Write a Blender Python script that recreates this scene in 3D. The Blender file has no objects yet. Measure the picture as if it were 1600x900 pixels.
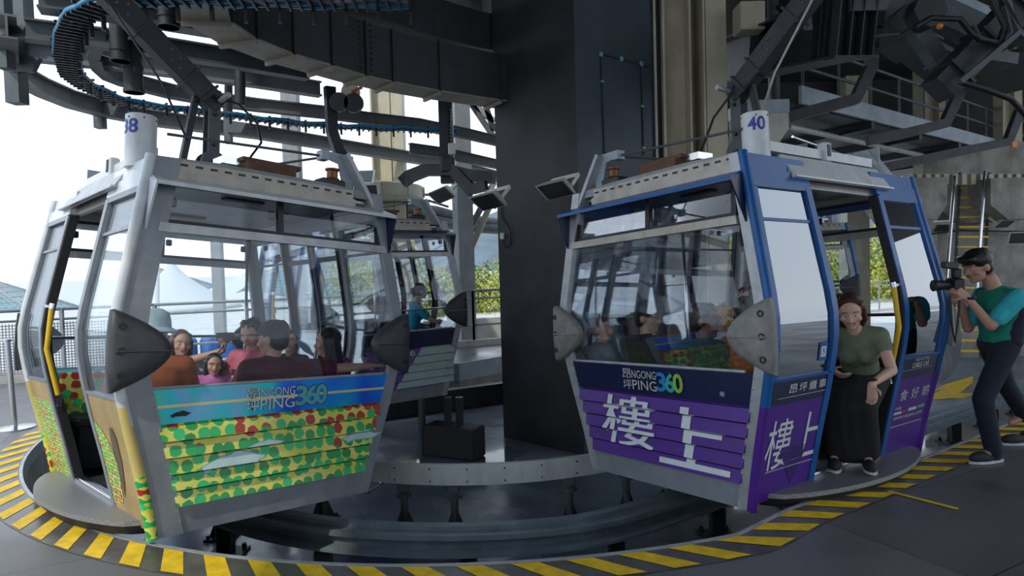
import bpy, bmesh, math, random
import numpy as np
from mathutils import Vector as V, Matrix as Mx, noise
from mathutils.geometry import tessellate_polygon
random.seed(7)
S = bpy.context.scene
COL = S.collection
R_ = math.radians
# ------------------------------------------------------------------ camera
F, H0, ROLL, CH = 1007.437, 415.679, 0.0283, 1.6
PITCH = math.atan((450 - H0) / F)
cP, sP, cR, sR = math.cos(PITCH), math.sin(PITCH), math.cos(ROLL), math.sin(ROLL)
fwd = V((0, cP, -sP)); up0 = V((0, sP, cP)); rx = V((1, 0, 0))
Rv = rx * cR - up0 * sR; Uv = rx * sR + up0 * cR
cam = bpy.data.objects.new('camera', bpy.data.cameras.new('camera'))
COL.objects.link(cam)
cam.matrix_world = Mx(((Rv.x, Uv.x, -fwd.x, 0), (Rv.y, Uv.y, -fwd.y, 0), (Rv.z, Uv.z, -fwd.z, CH), (0, 0, 0, 1)))
cam.data.sensor_width = 36; cam.data.lens = F / 1600 * 36; cam.data.clip_end = 3000; cam.data.clip_start = 0.05
S.camera = cam
def ray(px, py):
    a, b = px - 800, py - 450
    X = a * cR - b * sR; Y = a * sR + b * cR
    return V((X / F, cP - sP * Y / F, -sP - cP * Y / F))
def B(px, py, Y):            # point seen at a pixel, at distance Y into the hall
    d = ray(px, py); return V((0, 0, CH)) + d * (Y / d.y)
def G(px, py, z=0):          # point seen at a pixel, at height z
    d = ray(px, py); return V((0, 0, CH)) + d * ((z - CH) / d.z)
# ------------------------------------------------------------------ materials
MATS = {}
def nt(m): return m.node_tree.nodes, m.node_tree.links
def mat(name, col, rough=.5, metal=0., var=.12, scale=6., bump=0., emit=None, spec=.5, col2=None, dirt=0.):
    m = bpy.data.materials.new(name); m.use_nodes = True; N, L = nt(m)
    b = N['Principled BSDF']; b.inputs['Roughness'].default_value = rough; b.inputs['Metallic'].default_value = metal
    b.inputs['Specular IOR Level'].default_value = spec
    tc = N.new('ShaderNodeTexCoord'); nz = N.new('ShaderNodeTexNoise'); nz.inputs['Scale'].default_value = scale; nz.inputs['Detail'].default_value = 6
    L.new(tc.outputs['Object'], nz.inputs['Vector'])
    cr = N.new('ShaderNodeValToRGB'); e = cr.color_ramp.elements
    c = V(col); c2 = V(col2) if col2 else c * (1 - var)
    e[0].position = .35; e[0].color = (*c2, 1); e[1].position = .65; e[1].color = (*(c * (1 + var * .4)), 1)
    L.new(nz.outputs['Fac'], cr.inputs['Fac'])
    out = cr.outputs['Color']
    if dirt:
        n2 = N.new('ShaderNodeTexNoise'); n2.inputs['Scale'].default_value = 2.2; n2.inputs['Detail'].default_value = 9; n2.inputs['Roughness'].default_value = .7
        mp = N.new('ShaderNodeMapping'); mp.inputs['Scale'].default_value = (3, 3, .6); L.new(tc.outputs['Object'], mp.inputs[0]); L.new(mp.outputs[0], n2.inputs['Vector'])
        r2 = N.new('ShaderNodeValToRGB'); r2.color_ramp.elements[0].position = .5; r2.color_ramp.elements[1].position = .75
        r2.color_ramp.elements[1].color = (dirt, dirt, dirt, 1)
        mx = N.new('ShaderNodeMix'); mx.data_type = 'RGBA'; mx.inputs[7].default_value = (.09, .06, .04, 1)
        L.new(n2.outputs['Fac'], r2.inputs[0]); L.new(r2.outputs[0], mx.inputs[0]); L.new(out, mx.inputs[6]); out = mx.outputs[2]
    L.new(out, b.inputs['Base Color'])
    if bump:
        bp = N.new('ShaderNodeBump'); bp.inputs['Strength'].default_value = bump; bp.inputs['Distance'].default_value = .02
        n3 = N.new('ShaderNodeTexNoise'); n3.inputs['Scale'].default_value = scale * 5; L.new(tc.outputs['Object'], n3.inputs['Vector'])
        L.new(n3.outputs['Fac'], bp.inputs['Height']); L.new(bp.outputs[0], b.inputs['Normal'])
    if emit:
        b.inputs['Emission Color'].default_value = (*emit[0], 1); b.inputs['Emission Strength'].default_value = emit[1]
    MATS[name] = m; return m
def glass(name, tint, refl=.08, rough=.0, k=.9):
    m = bpy.data.materials.new(name); m.use_nodes = True; N, L = nt(m); N.remove(N['Principled BSDF'])
    t = N.new('ShaderNodeBsdfTransparent'); t.inputs[0].default_value = (*tint, 1)
    g = N.new('ShaderNodeBsdfGlossy'); g.inputs['Roughness'].default_value = rough; g.inputs[0].default_value = (.9, .95, 1, 1)
    fr = N.new('ShaderNodeFresnel'); fr.inputs['IOR'].default_value = 1.5
    mr = N.new('ShaderNodeMapRange'); mr.inputs[3].default_value = refl; mr.inputs[4].default_value = refl + k
    L.new(fr.outputs['Fac'], mr.inputs[0])
    mx = N.new('ShaderNodeMixShader'); L.new(mr.outputs[0], mx.inputs[0]); L.new(t.outputs[0], mx.inputs[1]); L.new(g.outputs[0], mx.inputs[2])
    L.new(mx.outputs[0], N['Material Output'].inputs[0]); MATS[name] = m; return m
M = MATS
# ------------------------------------------------------------------ mesh builder
def frame_from(d, up=V((0, 0, 1))):
    d = V(d).normalized(); s = d.cross(up)
    if s.length < 1e-4: s = d.cross(V((1, 0, 0)))
    s.normalize(); return s, s.cross(d).normalized(), d
class MB:
    def __init__(s): s.v = []; s.f = []; s.m = []; s.mi = 0
    def add(s, vs, fs):
        n = len(s.v); s.v += [tuple(x) for x in vs]; s.f += [tuple(i + n for i in f) for f in fs]; s.m += [s.mi] * len(fs); return s
    def box(s, c, size, X=V((1, 0, 0)), Y=V((0, 1, 0)), Z=V((0, 0, 1)), bev=0):
        c = V(c); a, b, h = [q / 2 for q in size]
        if bev:
            vs = []; 
            pr = [(-a, -b + bev), (-a, b - bev), (-a + bev, b), (a - bev, b), (a, b - bev), (a, -b + bev), (a - bev, -b), (-a + bev, -b)]
            pr = pr[::-1]
            for (k, z) in ((bev, -h), (0, -h + bev), (0, h - bev), (bev, h)):
                for x, y in pr:
                    vs.append(c + X * (x * (1 - k / a)) + Y * (y * (1 - k / b)) + Z * z)
            fs = [tuple(range(8))[::-1], tuple(range(24, 32))]
            for r in range(3):
                for i in range(8): j = (i + 1) % 8; fs.append((r * 8 + i, r * 8 + j, r * 8 + 8 + j, r * 8 + 8 + i))
            return s.add(vs, fs)
        vs = [c + X * (x * a) + Y * (y * b) + Z * (z * h) for z in (-1, 1) for y in (-1, 1) for x in (-1, 1)]
        return s.add(vs, [(0, 2, 3, 1), (4, 5, 7, 6), (0, 1, 5, 4), (2, 6, 7, 3), (0, 4, 6, 2), (1, 3, 7, 5)])
    def beam(s, p0, p1, w, h, up=V((0, 0, 1)), bev=0):
        p0 = V(p0); p1 = V(p1); a, b, d = frame_from(p1 - p0, up)
        return s.box((p0 + p1) / 2, (w, h, (p1 - p0).length), a, b, d, bev)
    def ibeam(s, p0, p1, w, h, t=.02, up=V((0, 0, 1))):
        p0 = V(p0); p1 = V(p1); a, b, d = frame_from(p1 - p0, up); c = (p0 + p1) / 2; l = (p1 - p0).length
        s.box(c + b * (h / 2 - t / 2), (w, t, l), a, b, d); s.box(c - b * (h / 2 - t / 2), (w, t, l), a, b, d)
        return s.box(c, (t, h, l), a, b, d)
    def sweep(s, pts, prof, up=V((0, 0, 1)), closed=False, caps=True):   # prof: list of (side, up)
        pts = [V(p) for p in pts]; n = len(pts); k = len(prof); vs = []
        for i, p in enumerate(pts):
            if closed: t = pts[(i + 1) % n] - pts[i - 1]
            else: t = pts[min(i + 1, n - 1)] - pts[max(i - 1, 0)]
            a, b, d = frame_from(t, up)
            sc = 1
            if 0 < i < n - 1:
                t1 = (pts[i] - pts[i - 1]).normalized(); t2 = (pts[i + 1] - pts[i]).normalized()
                sc = 1 / max(.5, math.sqrt(max(.01, (1 + t1.dot(t2)) / 2)))
            vs += [p + a * (x * sc) + b * y for x, y in prof]
        fs = []
        for i in range(n if closed else n - 1):
            for j in range(k):
                a0 = i * k + j; a1 = i * k + (j + 1) % k; b0 = ((i + 1) % n) * k + j; b1 = ((i + 1) % n) * k + (j + 1) % k
                fs.append((a0, b0, b1, a1))
        if caps and not closed: fs += [tuple(range(k)), tuple(range((n - 1) * k, n * k))[::-1]]
        return s.add(vs, fs)
    def tube(s, pts, r, n=10, r1=None):
        pts = [V(p) for p in pts]; vs = []; N = len(pts); ref = None
        for i, p in enumerate(pts):
            t = (pts[min(i + 1, N - 1)] - pts[max(i - 1, 0)]).normalized()
            if ref is None: a = frame_from(t)[0]; b = t.cross(a)
            else:
                a = (ref - t * ref.dot(t)).normalized(); b = t.cross(a)
            ref = a; rr = r if r1 is None else r + (r1 - r) * i / (N - 1)
            vs += [p + (a * math.cos(q) + b * math.sin(q)) * rr for q in [2 * math.pi * j / n for j in range(n)]]
        fs = [(i * n + j, i * n + (j + 1) % n, (i + 1) * n + (j + 1) % n, (i + 1) * n + j) for i in range(N - 1) for j in range(n)]
        fs += [tuple(range(n))[::-1], tuple(range((N - 1) * n, N * n))]
        return s.add(vs, fs)
    def lathe(s, prof, c=(0, 0, 0), n=20, A=V((1, 0, 0)), Bv=V((0, 1, 0)), C=V((0, 0, 1))):   # prof (r, h)
        c = V(c); vs = [c + A * (r * math.cos(2 * math.pi * j / n)) + Bv * (r * math.sin(2 * math.pi * j / n)) + C * h for r, h in prof for j in range(n)]
        k = len(prof); fs = [(i * n + j, i * n + (j + 1) % n, (i + 1) * n + (j + 1) % n, (i + 1) * n + j) for i in range(k - 1) for j in range(n)]
        fs += [tuple(range(n))[::-1], tuple(range((k - 1) * n, k * n))]
        return s.add(vs, fs)
    def cyl(s, p0, p1, r, n=16, r1=None):
        return s.tube([p0, p1], r, n, r1)
    def ell(s, c, r, X=V((1, 0, 0)), Y=V((0, 1, 0)), Z=V((0, 0, 1)), n=12, m=8):
        c = V(c); vs = [c + Z * r[2]]
        for i in range(1, m):
            a = math.pi * i / m
            for j in range(n):
                b = 2 * math.pi * j / n; vs.append(c + X * (r[0] * math.sin(a) * math.cos(b)) + Y * (r[1] * math.sin(a) * math.sin(b)) + Z * (r[2] * math.cos(a)))
        vs.append(c - Z * r[2]); fs = [(0, 1 + j, 1 + (j + 1) % n) for j in range(n)]
        for i in range(m - 2):
            for j in range(n): a0 = 1 + i * n + j; a1 = 1 + i * n + (j + 1) % n; fs.append((a0, a0 + n, a1 + n, a1))
        e = len(vs) - 1; fs += [(e, 1 + (m - 2) * n + (j + 1) % n, 1 + (m - 2) * n + j) for j in range(n)]
        return s.add(vs, fs)
    def prism(s, poly, c, X, Y, t):        # poly 2D in plane X,Y at c, thickness t along X x Y
        c = V(c); X = V(X); Y = V(Y); Z = X.cross(Y).normalized(); n = len(poly)
        a = [c + X * p[0] + Y * p[1] for p in poly]; vs = a + [q + Z * t for q in a]
        tr = tessellate_polygon([[V((p[0], p[1], 0)) for p in poly]])
        fs = [tuple(q) for q in tr] + [tuple(n + i for i in q)[::-1] for q in tr]
        fs += [(i, (i + 1) % n, n + (i + 1) % n, n + i) for i in range(n)]
        return s.add(vs, fs)
    def build(s, name, m, parent=None, smooth=0, origin=None, fix=True):
        me = bpy.data.meshes.new(name); vs = np.array(s.v, dtype=float)
        o = bpy.data.objects.new(name, me); COL.objects.link(o)
        if parent is None:
            if origin is None: origin = V(((vs[:, 0].min() + vs[:, 0].max()) / 2, (vs[:, 1].min() + vs[:, 1].max()) / 2, vs[:, 2].min()))
            vs = vs - np.array(origin); o.location = origin
        else: o.parent = parent
        me.from_pydata(vs.tolist(), [], s.f)
        ms = m if isinstance(m, (list, tuple)) else [m]
        for q in ms: me.materials.append(M[q] if isinstance(q, str) else q)
        if len(ms) > 1: me.polygons.foreach_set('material_index', s.m)
        if fix:
            bm = bmesh.new(); bm.from_mesh(me); bmesh.ops.recalc_face_normals(bm, faces=bm.faces); bm.to_mesh(me); bm.free()
        if smooth:
            me.polygons.foreach_set('use_smooth', [True] * len(me.polygons))
            if smooth < 180: me.set_sharp_from_angle(angle=R_(smooth))
        me.update(); return o
def tag(o, label=None, cat=None, group=None, kind=None):
    if label: o['label'] = label
    if cat: o['category'] = cat
    if group: o['group'] = group
    if kind: o['kind'] = kind
    return o
def empty(name, loc=(0, 0, 0), mw=None):
    o = bpy.data.objects.new(name, None); COL.objects.link(o); o.empty_display_size = .2
    if mw is not None: o.matrix_world = mw
    else: o.location = loc
    return o
def thing(name, mb, m, label, cat, group=None, smooth=0, kind=None, origin=None):
    return tag(mb.build(name, m, smooth=smooth, origin=origin), label, cat, group, kind)
def struct(name, mb, m, label=None, smooth=0):
    o = mb.build(name, m, smooth=smooth); o['kind'] = 'structure'
    if label: o['label'] = label
    return o
def box1(c, size, **k): return MB().box(c, size, **k)
def copy_tree(o, parent=None):
    c = o.copy(); COL.objects.link(c)
    if parent: c.parent = parent
    for ch in [q for q in bpy.data.objects if q.parent == o]: copy_tree(ch, c)
    return c
# ------------------------------------------------------------------ lettering
_font = None
def text2d(txt, bold=0.):
    cu = bpy.data.curves.new('lettering', 'FONT'); cu.body = txt; cu.size = 1; cu.resolution_u = 3; cu.offset = bold
    o = bpy.data.objects.new('lettering', cu); COL.objects.link(o); bpy.context.view_layer.update()
    me = bpy.data.meshes.new_from_object(o.evaluated_get(bpy.context.evaluated_depsgraph_get()))
    vs = [(v.co.x, v.co.y) for v in me.vertices]; fs = [tuple(p.vertices) for p in me.polygons]
    bpy.data.objects.remove(o); bpy.data.curves.remove(cu); bpy.data.meshes.remove(me)
    return vs, fs
def decal(name, shape, box, fn, m, parent, ucuts=(), vcuts=(), skew=0, smooth=0):
    """shape (vs, fs) stretched into box (u0,v0,u1,v1), cut along lines, laid on the surface fn(u,v)."""
    vs, fs = shape; xs = [v[0] for v in vs]; ys = [v[1] for v in vs]
    x0, x1, y0, y1 = min(xs), max(xs), min(ys), max(ys); u0, v0, u1, v1 = box
    bm = bmesh.new(); bv = []
    for x, y in vs:
        ty = (y - y0) / (y1 - y0); bv.append(bm.verts.new((u0 + (x - x0) / (x1 - x0) * (u1 - u0) + skew * ty, v0 + ty * (v1 - v0), 0)))
    for f in fs:
        try: bm.faces.new([bv[i] for i in f])
        except Exception: pass
    for c in vcuts: bmesh.ops.bisect_plane(bm, geom=bm.verts[:] + bm.edges[:] + bm.faces[:], plane_co=(0, c, 0), plane_no=(0, 1, 0))
    for c in ucuts: bmesh.ops.bisect_plane(bm, geom=bm.verts[:] + bm.edges[:] + bm.faces[:], plane_co=(c, 0, 0), plane_no=(1, 0, 0))
    for v in bm.verts: v.co = fn(v.co.x, v.co.y)
    me = bpy.data.meshes.new(name); bm.to_mesh(me); bm.free(); me.materials.append(M[m])
    o = bpy.data.objects.new(name, me); COL.objects.link(o); o.parent = parent
    return o
# ------------------------------------------------------------------ material library
mat('silver', (.42, .44, .46), .4, .35, .15, 12, dirt=.25)
mat('white_paint', (.62, .66, .68), .35, 0, .1, 10, dirt=.35)
mat('grey_post', (.25, .28, .31), .45, .2, .12, 10, dirt=.2)
mat('beige_alu', (.46, .44, .38), .5, .2, .15, 10, dirt=.45)
mat('chrome', (.7, .72, .74), .18, 1, .05)
mat('blue_frame', (.008, .10, .32), .32, .0, .15, 4, spec=.35)
mat('navy', (.008, .014, .06), .3, 0, .15, 5)
mat('purple', (.075, .016, .25), .4, 0, .12, 5)
mat('purple_dark', (.04, .015, .15), .35, 0, .12, 5)
mat('mint', (.36, .52, .50), .45, 0, .1, 5)
mat('print_white', (.62, .68, .68), .5, 0, .05)
mat('print_silver', (.5, .52, .46), .4, 0, .1)
mat('outline_dark', (.03, .08, .12), .5, 0, .05)
mat('tan_print', (.45, .31, .12), .4, 0, .25, 3)
mat('yellow_print', (.62, .5, .16), .4, 0, .2, 3)
mat('brown_print', (.10, .06, .03), .4, 0, .3, 4)
mat('rubber', (.018, .019, .021), .75, 0, .2, 20)
mat('bumper_dark', (.05, .055, .06), .5, 0, .15, 15)
mat('bumper_grey', (.22, .22, .21), .5, 0, .2, 15, dirt=.3)
mat('black_metal', (.02, .021, .024), .45, .3, .2, 12)
mat('steel_dark', (.034, .040, .047), .5, .3, .3, 5, dirt=.35)
mat('steel_girder', (.028, .034, .040), .55, .2, .2, 4, dirt=.2)
mat('steel_mid', (.09, .11, .12), .55, .2, .2, 5, dirt=.3)
mat('steel_grey', (.27, .29, .30), .6, .1, .15, 4, dirt=.2)
mat('fascia_grey', (.33, .40, .46), .5, 0, .15, 4, dirt=.3)
mat('cream', (.50, .46, .34), .55, 0, .12, 3, dirt=.25)
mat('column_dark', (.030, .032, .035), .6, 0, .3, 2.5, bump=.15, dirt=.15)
mat('column_lit_side', (.035, .055, .078), .55, 0, .2, 2.5, bump=.1)
mat('beam_grey', (.20, .20, .20), .6, .1, .15, 4, dirt=.2); mat('underside_lit', (.30, .26, .21), .6, 0, .2, 4, dirt=.4); mat('post_grey', (.26, .29, .32), .45, .1, .1, 10, dirt=.2)
mat('concrete', (.30, .29, .26), .85, 0, .3, 3, bump=.3, dirt=.5)
mat('concrete_pale', (.48, .47, .42), .85, 0, .2, 3, bump=.2, dirt=.3)
mat('ceiling_dark', (.035, .036, .038), .8, 0, .3, 2)
mat('wood', (.13, .06, .03), .7, 0, .35, 14)
mat('amber', (.22, .08, .02), .35, .2, .3, 10)
mat('yellow', (.72, .46, .01), .4, 0, .12, 8)
mat('yellow_line', (.78, .50, .01), .6, 0, .2, 14)
mat('blue_num', (.01, .04, .32), .4, 0, .05)
mat('teal_bracket', (.12, .42, .36), .5, 0, .2, 20)
mat('blue_cable', (.02, .22, .42), .35, 0, .2, 10)
mat('cable_black', (.01, .01, .012), .5)
mat('lamp_white', (.62, .62, .56), .5, 0, .1)
mat('lamp_glass', (.04, .05, .05), .1, 0, .1)
mat('orange_part', (.7, .2, .03), .4)
mat('red_part', (.5, .04, .03), .4)
mat('ceil_metal', (.32, .32, .31), .35, .7, .2, 3, dirt=.3)
mat('seat_dark', (.03, .035, .05), .6)
mat('rail_white', (.50, .55, .56), .45, 0, .12, 5, dirt=.4)
mat('tent', (.55, .57, .58), .7, 0, .05)
mat('pyramid_glass', (.14, .28, .32), .15, .2, .15, 1)
mat('ladder_yellow', (.75, .48, .02), .6)
mat('blue_barrel', (.02, .12, .38), .5)
mat('skin_a', (.46, .26, .18), .55, 0, .06); mat('skin_b', (.30, .15, .09), .55, 0, .06); mat('skin_c', (.62, .38, .29), .55, 0, .06); mat('skin_d', (.14, .065, .04), .55, 0, .06)
mat('hair_black', (.008, .007, .007), .45, 0, .4, 40); mat('hair_brown', (.075, .022, .012), .45, 0, .4, 40); mat('hair_blond', (.45, .26, .08), .5, 0, .3, 40)
mat('eye_white', (.7, .7, .68), .3); mat('eye_dark', (.01, .008, .006), .2); mat('lips', (.30, .08, .07), .5); mat('teeth', (.7, .68, .62), .4)
for n, c in dict(cloth_orange=(.33, .085, .025), cloth_maroon=(.085, .008, .022), cloth_pink=(.45, .10, .16), cloth_lilac=(.50, .16, .42), cloth_black=(.010, .010, .012),
                 cloth_grey=(.22, .26, .26), cloth_darkgreen=(.012, .03, .022), cloth_white=(.55, .60, .66), cloth_rust=(.24, .04, .01), cloth_green=(.15, .18, .12), cloth_teal=(.005, .22, .32),
                 cloth_cyan=(.03, .42, .50), cloth_emerald=(.004, .20, .13), cloth_navy=(.012, .014, .035), cloth_jeans=(.008, .014, .030), cloth_jeansblue=(.02, .08, .17), cloth_hat=(.35, .50, .56), cap_dark=(.012, .015, .016), cloth_olive=(.06, .055, .03), cloth_violet=(.25, .17, .5)).items():
    mat(n, c, .85, 0, .18, 18, bump=.15)
glass('glass_cabin', (.95, .965, .97), .0, k=.45)
glass('glass_dark', (.94, .95, .96), .0, k=.45)
glass('glass_side', (.84, .92, .96), .24)
def mixmat(name, build, rough=.35, metal=0.):
    m = bpy.data.materials.new(name); m.use_nodes = True; N, L = nt(m); b = N['Principled BSDF']
    b.inputs['Roughness'].default_value = rough; b.inputs['Metallic'].default_value = metal
    build(N, L, b); M[name] = m; return m
def math_(N, L, op, a, b=None, c=None):
    n = N.new('ShaderNodeMath'); n.operation = op
    for i, q in enumerate((a, b, c)):
        if q is None: continue
        if isinstance(q, (int, float)): n.inputs[i].default_value = q
        else: L.new(q, n.inputs[i])
    return n.outputs[0]
def mixc(N, L, f, a, b):
    n = N.new('ShaderNodeMix'); n.data_type = 'RGBA'
    if isinstance(f, (int, float)): n.inputs[0].default_value = f
    else: L.new(f, n.inputs[0])
    for i, q in ((6, a), (7, b)):
        if isinstance(q, tuple): n.inputs[i].default_value = (*q, 1)
        else: L.new(q, n.inputs[i])
    return n.outputs[2]
def uvz(N, L, axis):
    tc = N.new('ShaderNodeTexCoord'); sp = N.new('ShaderNodeSeparateXYZ'); L.new(tc.outputs['Object'], sp.inputs[0])
    cb = N.new('ShaderNodeCombineXYZ'); L.new(sp.outputs[axis], cb.inputs[0]); L.new(sp.outputs[2], cb.inputs[1]); return cb.outputs[0], sp
def dots(axis, scale, red=.3, base=None):
    def f(N, L, b):
        uv, sp = uvz(N, L, axis)
        vo = N.new('ShaderNodeTexVoronoi'); vo.voronoi_dimensions = '2D'; vo.inputs['Scale'].default_value = scale; vo.inputs['Randomness'].default_value = .5
        nz0 = N.new('ShaderNodeTexNoise'); nz0.inputs['Scale'].default_value = 30; L.new(uv, nz0.inputs['Vector'])
        va = N.new('ShaderNodeVectorMath'); va.operation = 'MULTIPLY_ADD'; va.inputs[1].default_value = (.02, .02, 0); L.new(nz0.outputs['Color'], va.inputs[0]); L.new(uv, va.inputs[2])
        L.new(va.outputs[0], vo.inputs['Vector'])
        d = math_(N, L, 'LESS_THAN', vo.outputs['Distance'], .445)
        cs = N.new('ShaderNodeSeparateColor'); L.new(vo.outputs['Color'], cs.inputs[0])
        gr = N.new('ShaderNodeValToRGB'); e = gr.color_ramp.elements; e[0].color = (.012, .26, .05, 1); e[1].color = (.03, .58, .18, 1); e.new(.5).color = (.015, .42, .10, 1)
        L.new(cs.outputs[1], gr.inputs[0])
        nz = N.new('ShaderNodeTexNoise'); nz.inputs['Scale'].default_value = 2.2; L.new(vo.outputs['Position'], nz.inputs['Vector'])
        # the red leaves thicken towards the upper far corner of the print
        k = math_(N, L, 'ADD', math_(N, L, 'MULTIPLY', nz.outputs['Fac'], 1.1), math_(N, L, 'MULTIPLY', cs.outputs[0], .5))
        if axis == 0: k = math_(N, L, 'ADD', k, math_(N, L, 'ADD', math_(N, L, 'MULTIPLY', sp.outputs[0], -.22), math_(N, L, 'MULTIPLY', math_(N, L, 'SUBTRACT', sp.outputs[2], .38), 1.9)))
        isred = math_(N, L, 'GREATER_THAN', k, (1.12 if axis == 0 else 1.0) - red * .1)
        c = mixc(N, L, isred, gr.outputs[0], (.42, .035, .02))
        n4 = N.new('ShaderNodeTexNoise'); n4.inputs['Scale'].default_value = 5; L.new(uv, n4.inputs['Vector'])
        bg = N.new('ShaderNodeValToRGB'); e = bg.color_ramp.elements; e[0].position = .4; e[0].color = (.62, .66, .05, 1); e[1].position = .6; e[1].color = (.80, .74, .18, 1); L.new(n4.outputs['Fac'], bg.inputs[0])
        o = mixc(N, L, d, bg.outputs[0], c); L.new(o, b.inputs['Base Color'])
    return f
mixmat('leaf_print', dots(0, 12.2)); mixmat('leaf_print_side', dots(1, 20, .6)); mixmat('leaf_print_fine', dots(1, 38, 1.2))
def holo(N, L, b):
    uv, sp = uvz(N, L, 0)
    nz = N.new('ShaderNodeTexNoise'); nz.noise_dimensions = '2D'; mp = N.new('ShaderNodeMapping'); mp.inputs['Scale'].default_value = (1.5, .5, 1); L.new(uv, mp.inputs[0]); L.new(mp.outputs[0], nz.inputs['Vector']); nz.inputs['Scale'].default_value = 1.4; nz.inputs['Detail'].default_value = 1.5
    fac = math_(N, L, 'ADD', nz.outputs['Fac'], math_(N, L, 'MULTIPLY', sp.outputs[0], -.16))  # fixed noise colours paint the film's view-dependent sheen
    cr = N.new('ShaderNodeValToRGB'); e = cr.color_ramp.elements; e[0].position = .25; e[0].color = (.12, .62, .50, 1); e[1].position = .75; e[1].color = (.01, .10, .75, 1)
    for p, c in ((.35, (.03, .62, .72)), (.43, (.20, .50, .80)), (.5, (.02, .68, .72)), (.58, (.01, .38, .80)), (.66, (.01, .24, .9))): e.new(p).color = (*c, 1)
    L.new(fac, cr.inputs[0])
    ln = math_(N, L, 'LESS_THAN', math_(N, L, 'ABSOLUTE', math_(N, L, 'SUBTRACT', sp.outputs[2], .697)), .0085)
    o = mixc(N, L, ln, cr.outputs[0], (.80, .72, .35)); L.new(o, b.inputs['Base Color'])
mixmat('holo_film', holo, .25, .3)
def tiles(N, L, b):
    tc = N.new('ShaderNodeTexCoord'); mp = N.new('ShaderNodeMapping'); mp.inputs['Rotation'].default_value = (0, 0, R_(-28)); L.new(tc.outputs['Object'], mp.inputs[0])
    br = N.new('ShaderNodeTexBrick'); br.inputs['Scale'].default_value = 1; br.inputs['Brick Width'].default_value = 1.5; br.inputs['Row Height'].default_value = .9
    br.inputs['Mortar Size'].default_value = .004; br.offset = .3; L.new(mp.outputs[0], br.inputs['Vector'])
    br.inputs['Color1'].default_value = (.105, .10, .10, 1); br.inputs['Color2'].default_value = (.14, .135, .14, 1); br.inputs['Mortar'].default_value = (.03, .03, .03, 1)
    nz = N.new('ShaderNodeTexNoise'); nz.inputs['Scale'].default_value = 90; nz.inputs['Detail'].default_value = 4; L.new(tc.outputs['Object'], nz.inputs['Vector'])
    n2 = N.new('ShaderNodeTexNoise'); n2.inputs['Scale'].default_value = 1.3; n2.inputs['Detail'].default_value = 8; L.new(tc.outputs['Object'], n2.inputs['Vector'])
    sp = N.new('ShaderNodeMapRange'); sp.inputs[1].default_value = .3; sp.inputs[2].default_value = .7; sp.inputs[3].default_value = .72; sp.inputs[4].default_value = 1.2; L.new(nz.outputs['Fac'], sp.inputs[0])
    s2 = N.new('ShaderNodeMapRange'); s2.inputs[1].default_value = .35; s2.inputs[2].default_value = .65; s2.inputs[3].default_value = .8; s2.inputs[4].default_value = 1.1; L.new(n2.outputs['Fac'], s2.inputs[0])
    m = math_(N, L, 'MULTIPLY', sp.outputs[0], s2.outputs[0]); vm = N.new('ShaderNodeVectorMath'); vm.operation = 'SCALE'; L.new(br.outputs['Color'], vm.inputs[0]); L.new(m, vm.inputs['Scale'])
    L.new(vm.outputs[0], b.inputs['Base Color'])
    rr = N.new('ShaderNodeMapRange'); rr.inputs[1].default_value = .35; rr.inputs[2].default_value = .65; rr.inputs[3].default_value = .26; rr.inputs[4].default_value = .46; L.new(n2.outputs['Fac'], rr.inputs[0]); L.new(rr.outputs[0], b.inputs['Roughness'])
mixmat('granite_tiles', tiles)
def wet(N, L, b):
    tc = N.new('ShaderNodeTexCoord'); nz = N.new('ShaderNodeTexNoise'); nz.inputs['Scale'].default_value = .9; nz.inputs['Detail'].default_value = 7; L.new(tc.outputs['Object'], nz.inputs['Vector'])
    cr = N.new('ShaderNodeValToRGB'); e = cr.color_ramp.elements; e[0].position = .4; e[0].color = (.10, .12, .15, 1); e[1].position = .62; e[1].color = (.17, .19, .22, 1); L.new(nz.outputs['Fac'], cr.inputs[0]); L.new(cr.outputs[0], b.inputs['Base Color'])
    rr = N.new('ShaderNodeMapRange'); rr.inputs[1].default_value = .42; rr.inputs[2].default_value = .58; rr.inputs[3].default_value = .05; rr.inputs[4].default_value = .42; L.new(nz.outputs['Fac'], rr.inputs[0]); L.new(rr.outputs[0], b.inputs['Roughness'])
mixmat('pit_wet', wet)
def worn(N, L, b):
    tc = N.new('ShaderNodeTexCoord'); nz = N.new('ShaderNodeTexNoise'); nz.inputs['Scale'].default_value = 3; nz.inputs['Detail'].default_value = 9; nz.inputs['Roughness'].default_value = .7; L.new(tc.outputs['Object'], nz.inputs['Vector'])
    cr = N.new('ShaderNodeValToRGB'); e = cr.color_ramp.elements; e[0].position = .38; e[0].color = (.06, .055, .05, 1); e[1].position = .62; e[1].color = (.13, .12, .105, 1); L.new(nz.outputs['Fac'], cr.inputs[0]); L.new(cr.outputs[0], b.inputs['Base Color'])
mixmat('kerb_worn', worn, .28)
def foliage(N, L, b):
    tc = N.new('ShaderNodeTexCoord'); nz = N.new('ShaderNodeTexNoise'); nz.inputs['Scale'].default_value = .6; nz.inputs['Detail'].default_value = 6; L.new(tc.outputs['Object'], nz.inputs['Vector'])
    cr = N.new('ShaderNodeValToRGB'); e = cr.color_ramp.elements; e[0].position = .35; e[0].color = (.10, .16, .03, 1); e[1].position = .65; e[1].color = (.50, .50, .08, 1); L.new(nz.outputs['Fac'], cr.inputs[0]); L.new(cr.outputs[0], b.inputs['Base Color'])
mixmat('foliage', foliage, .7)
mat('hill', (.11, .15, .17), 1, 0, .25, .05); mat('ground_pale', (.55, .55, .52), .9, 0, .15, 1)  # the hill's blue-grey carries the haze of distance in its colour
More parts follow.
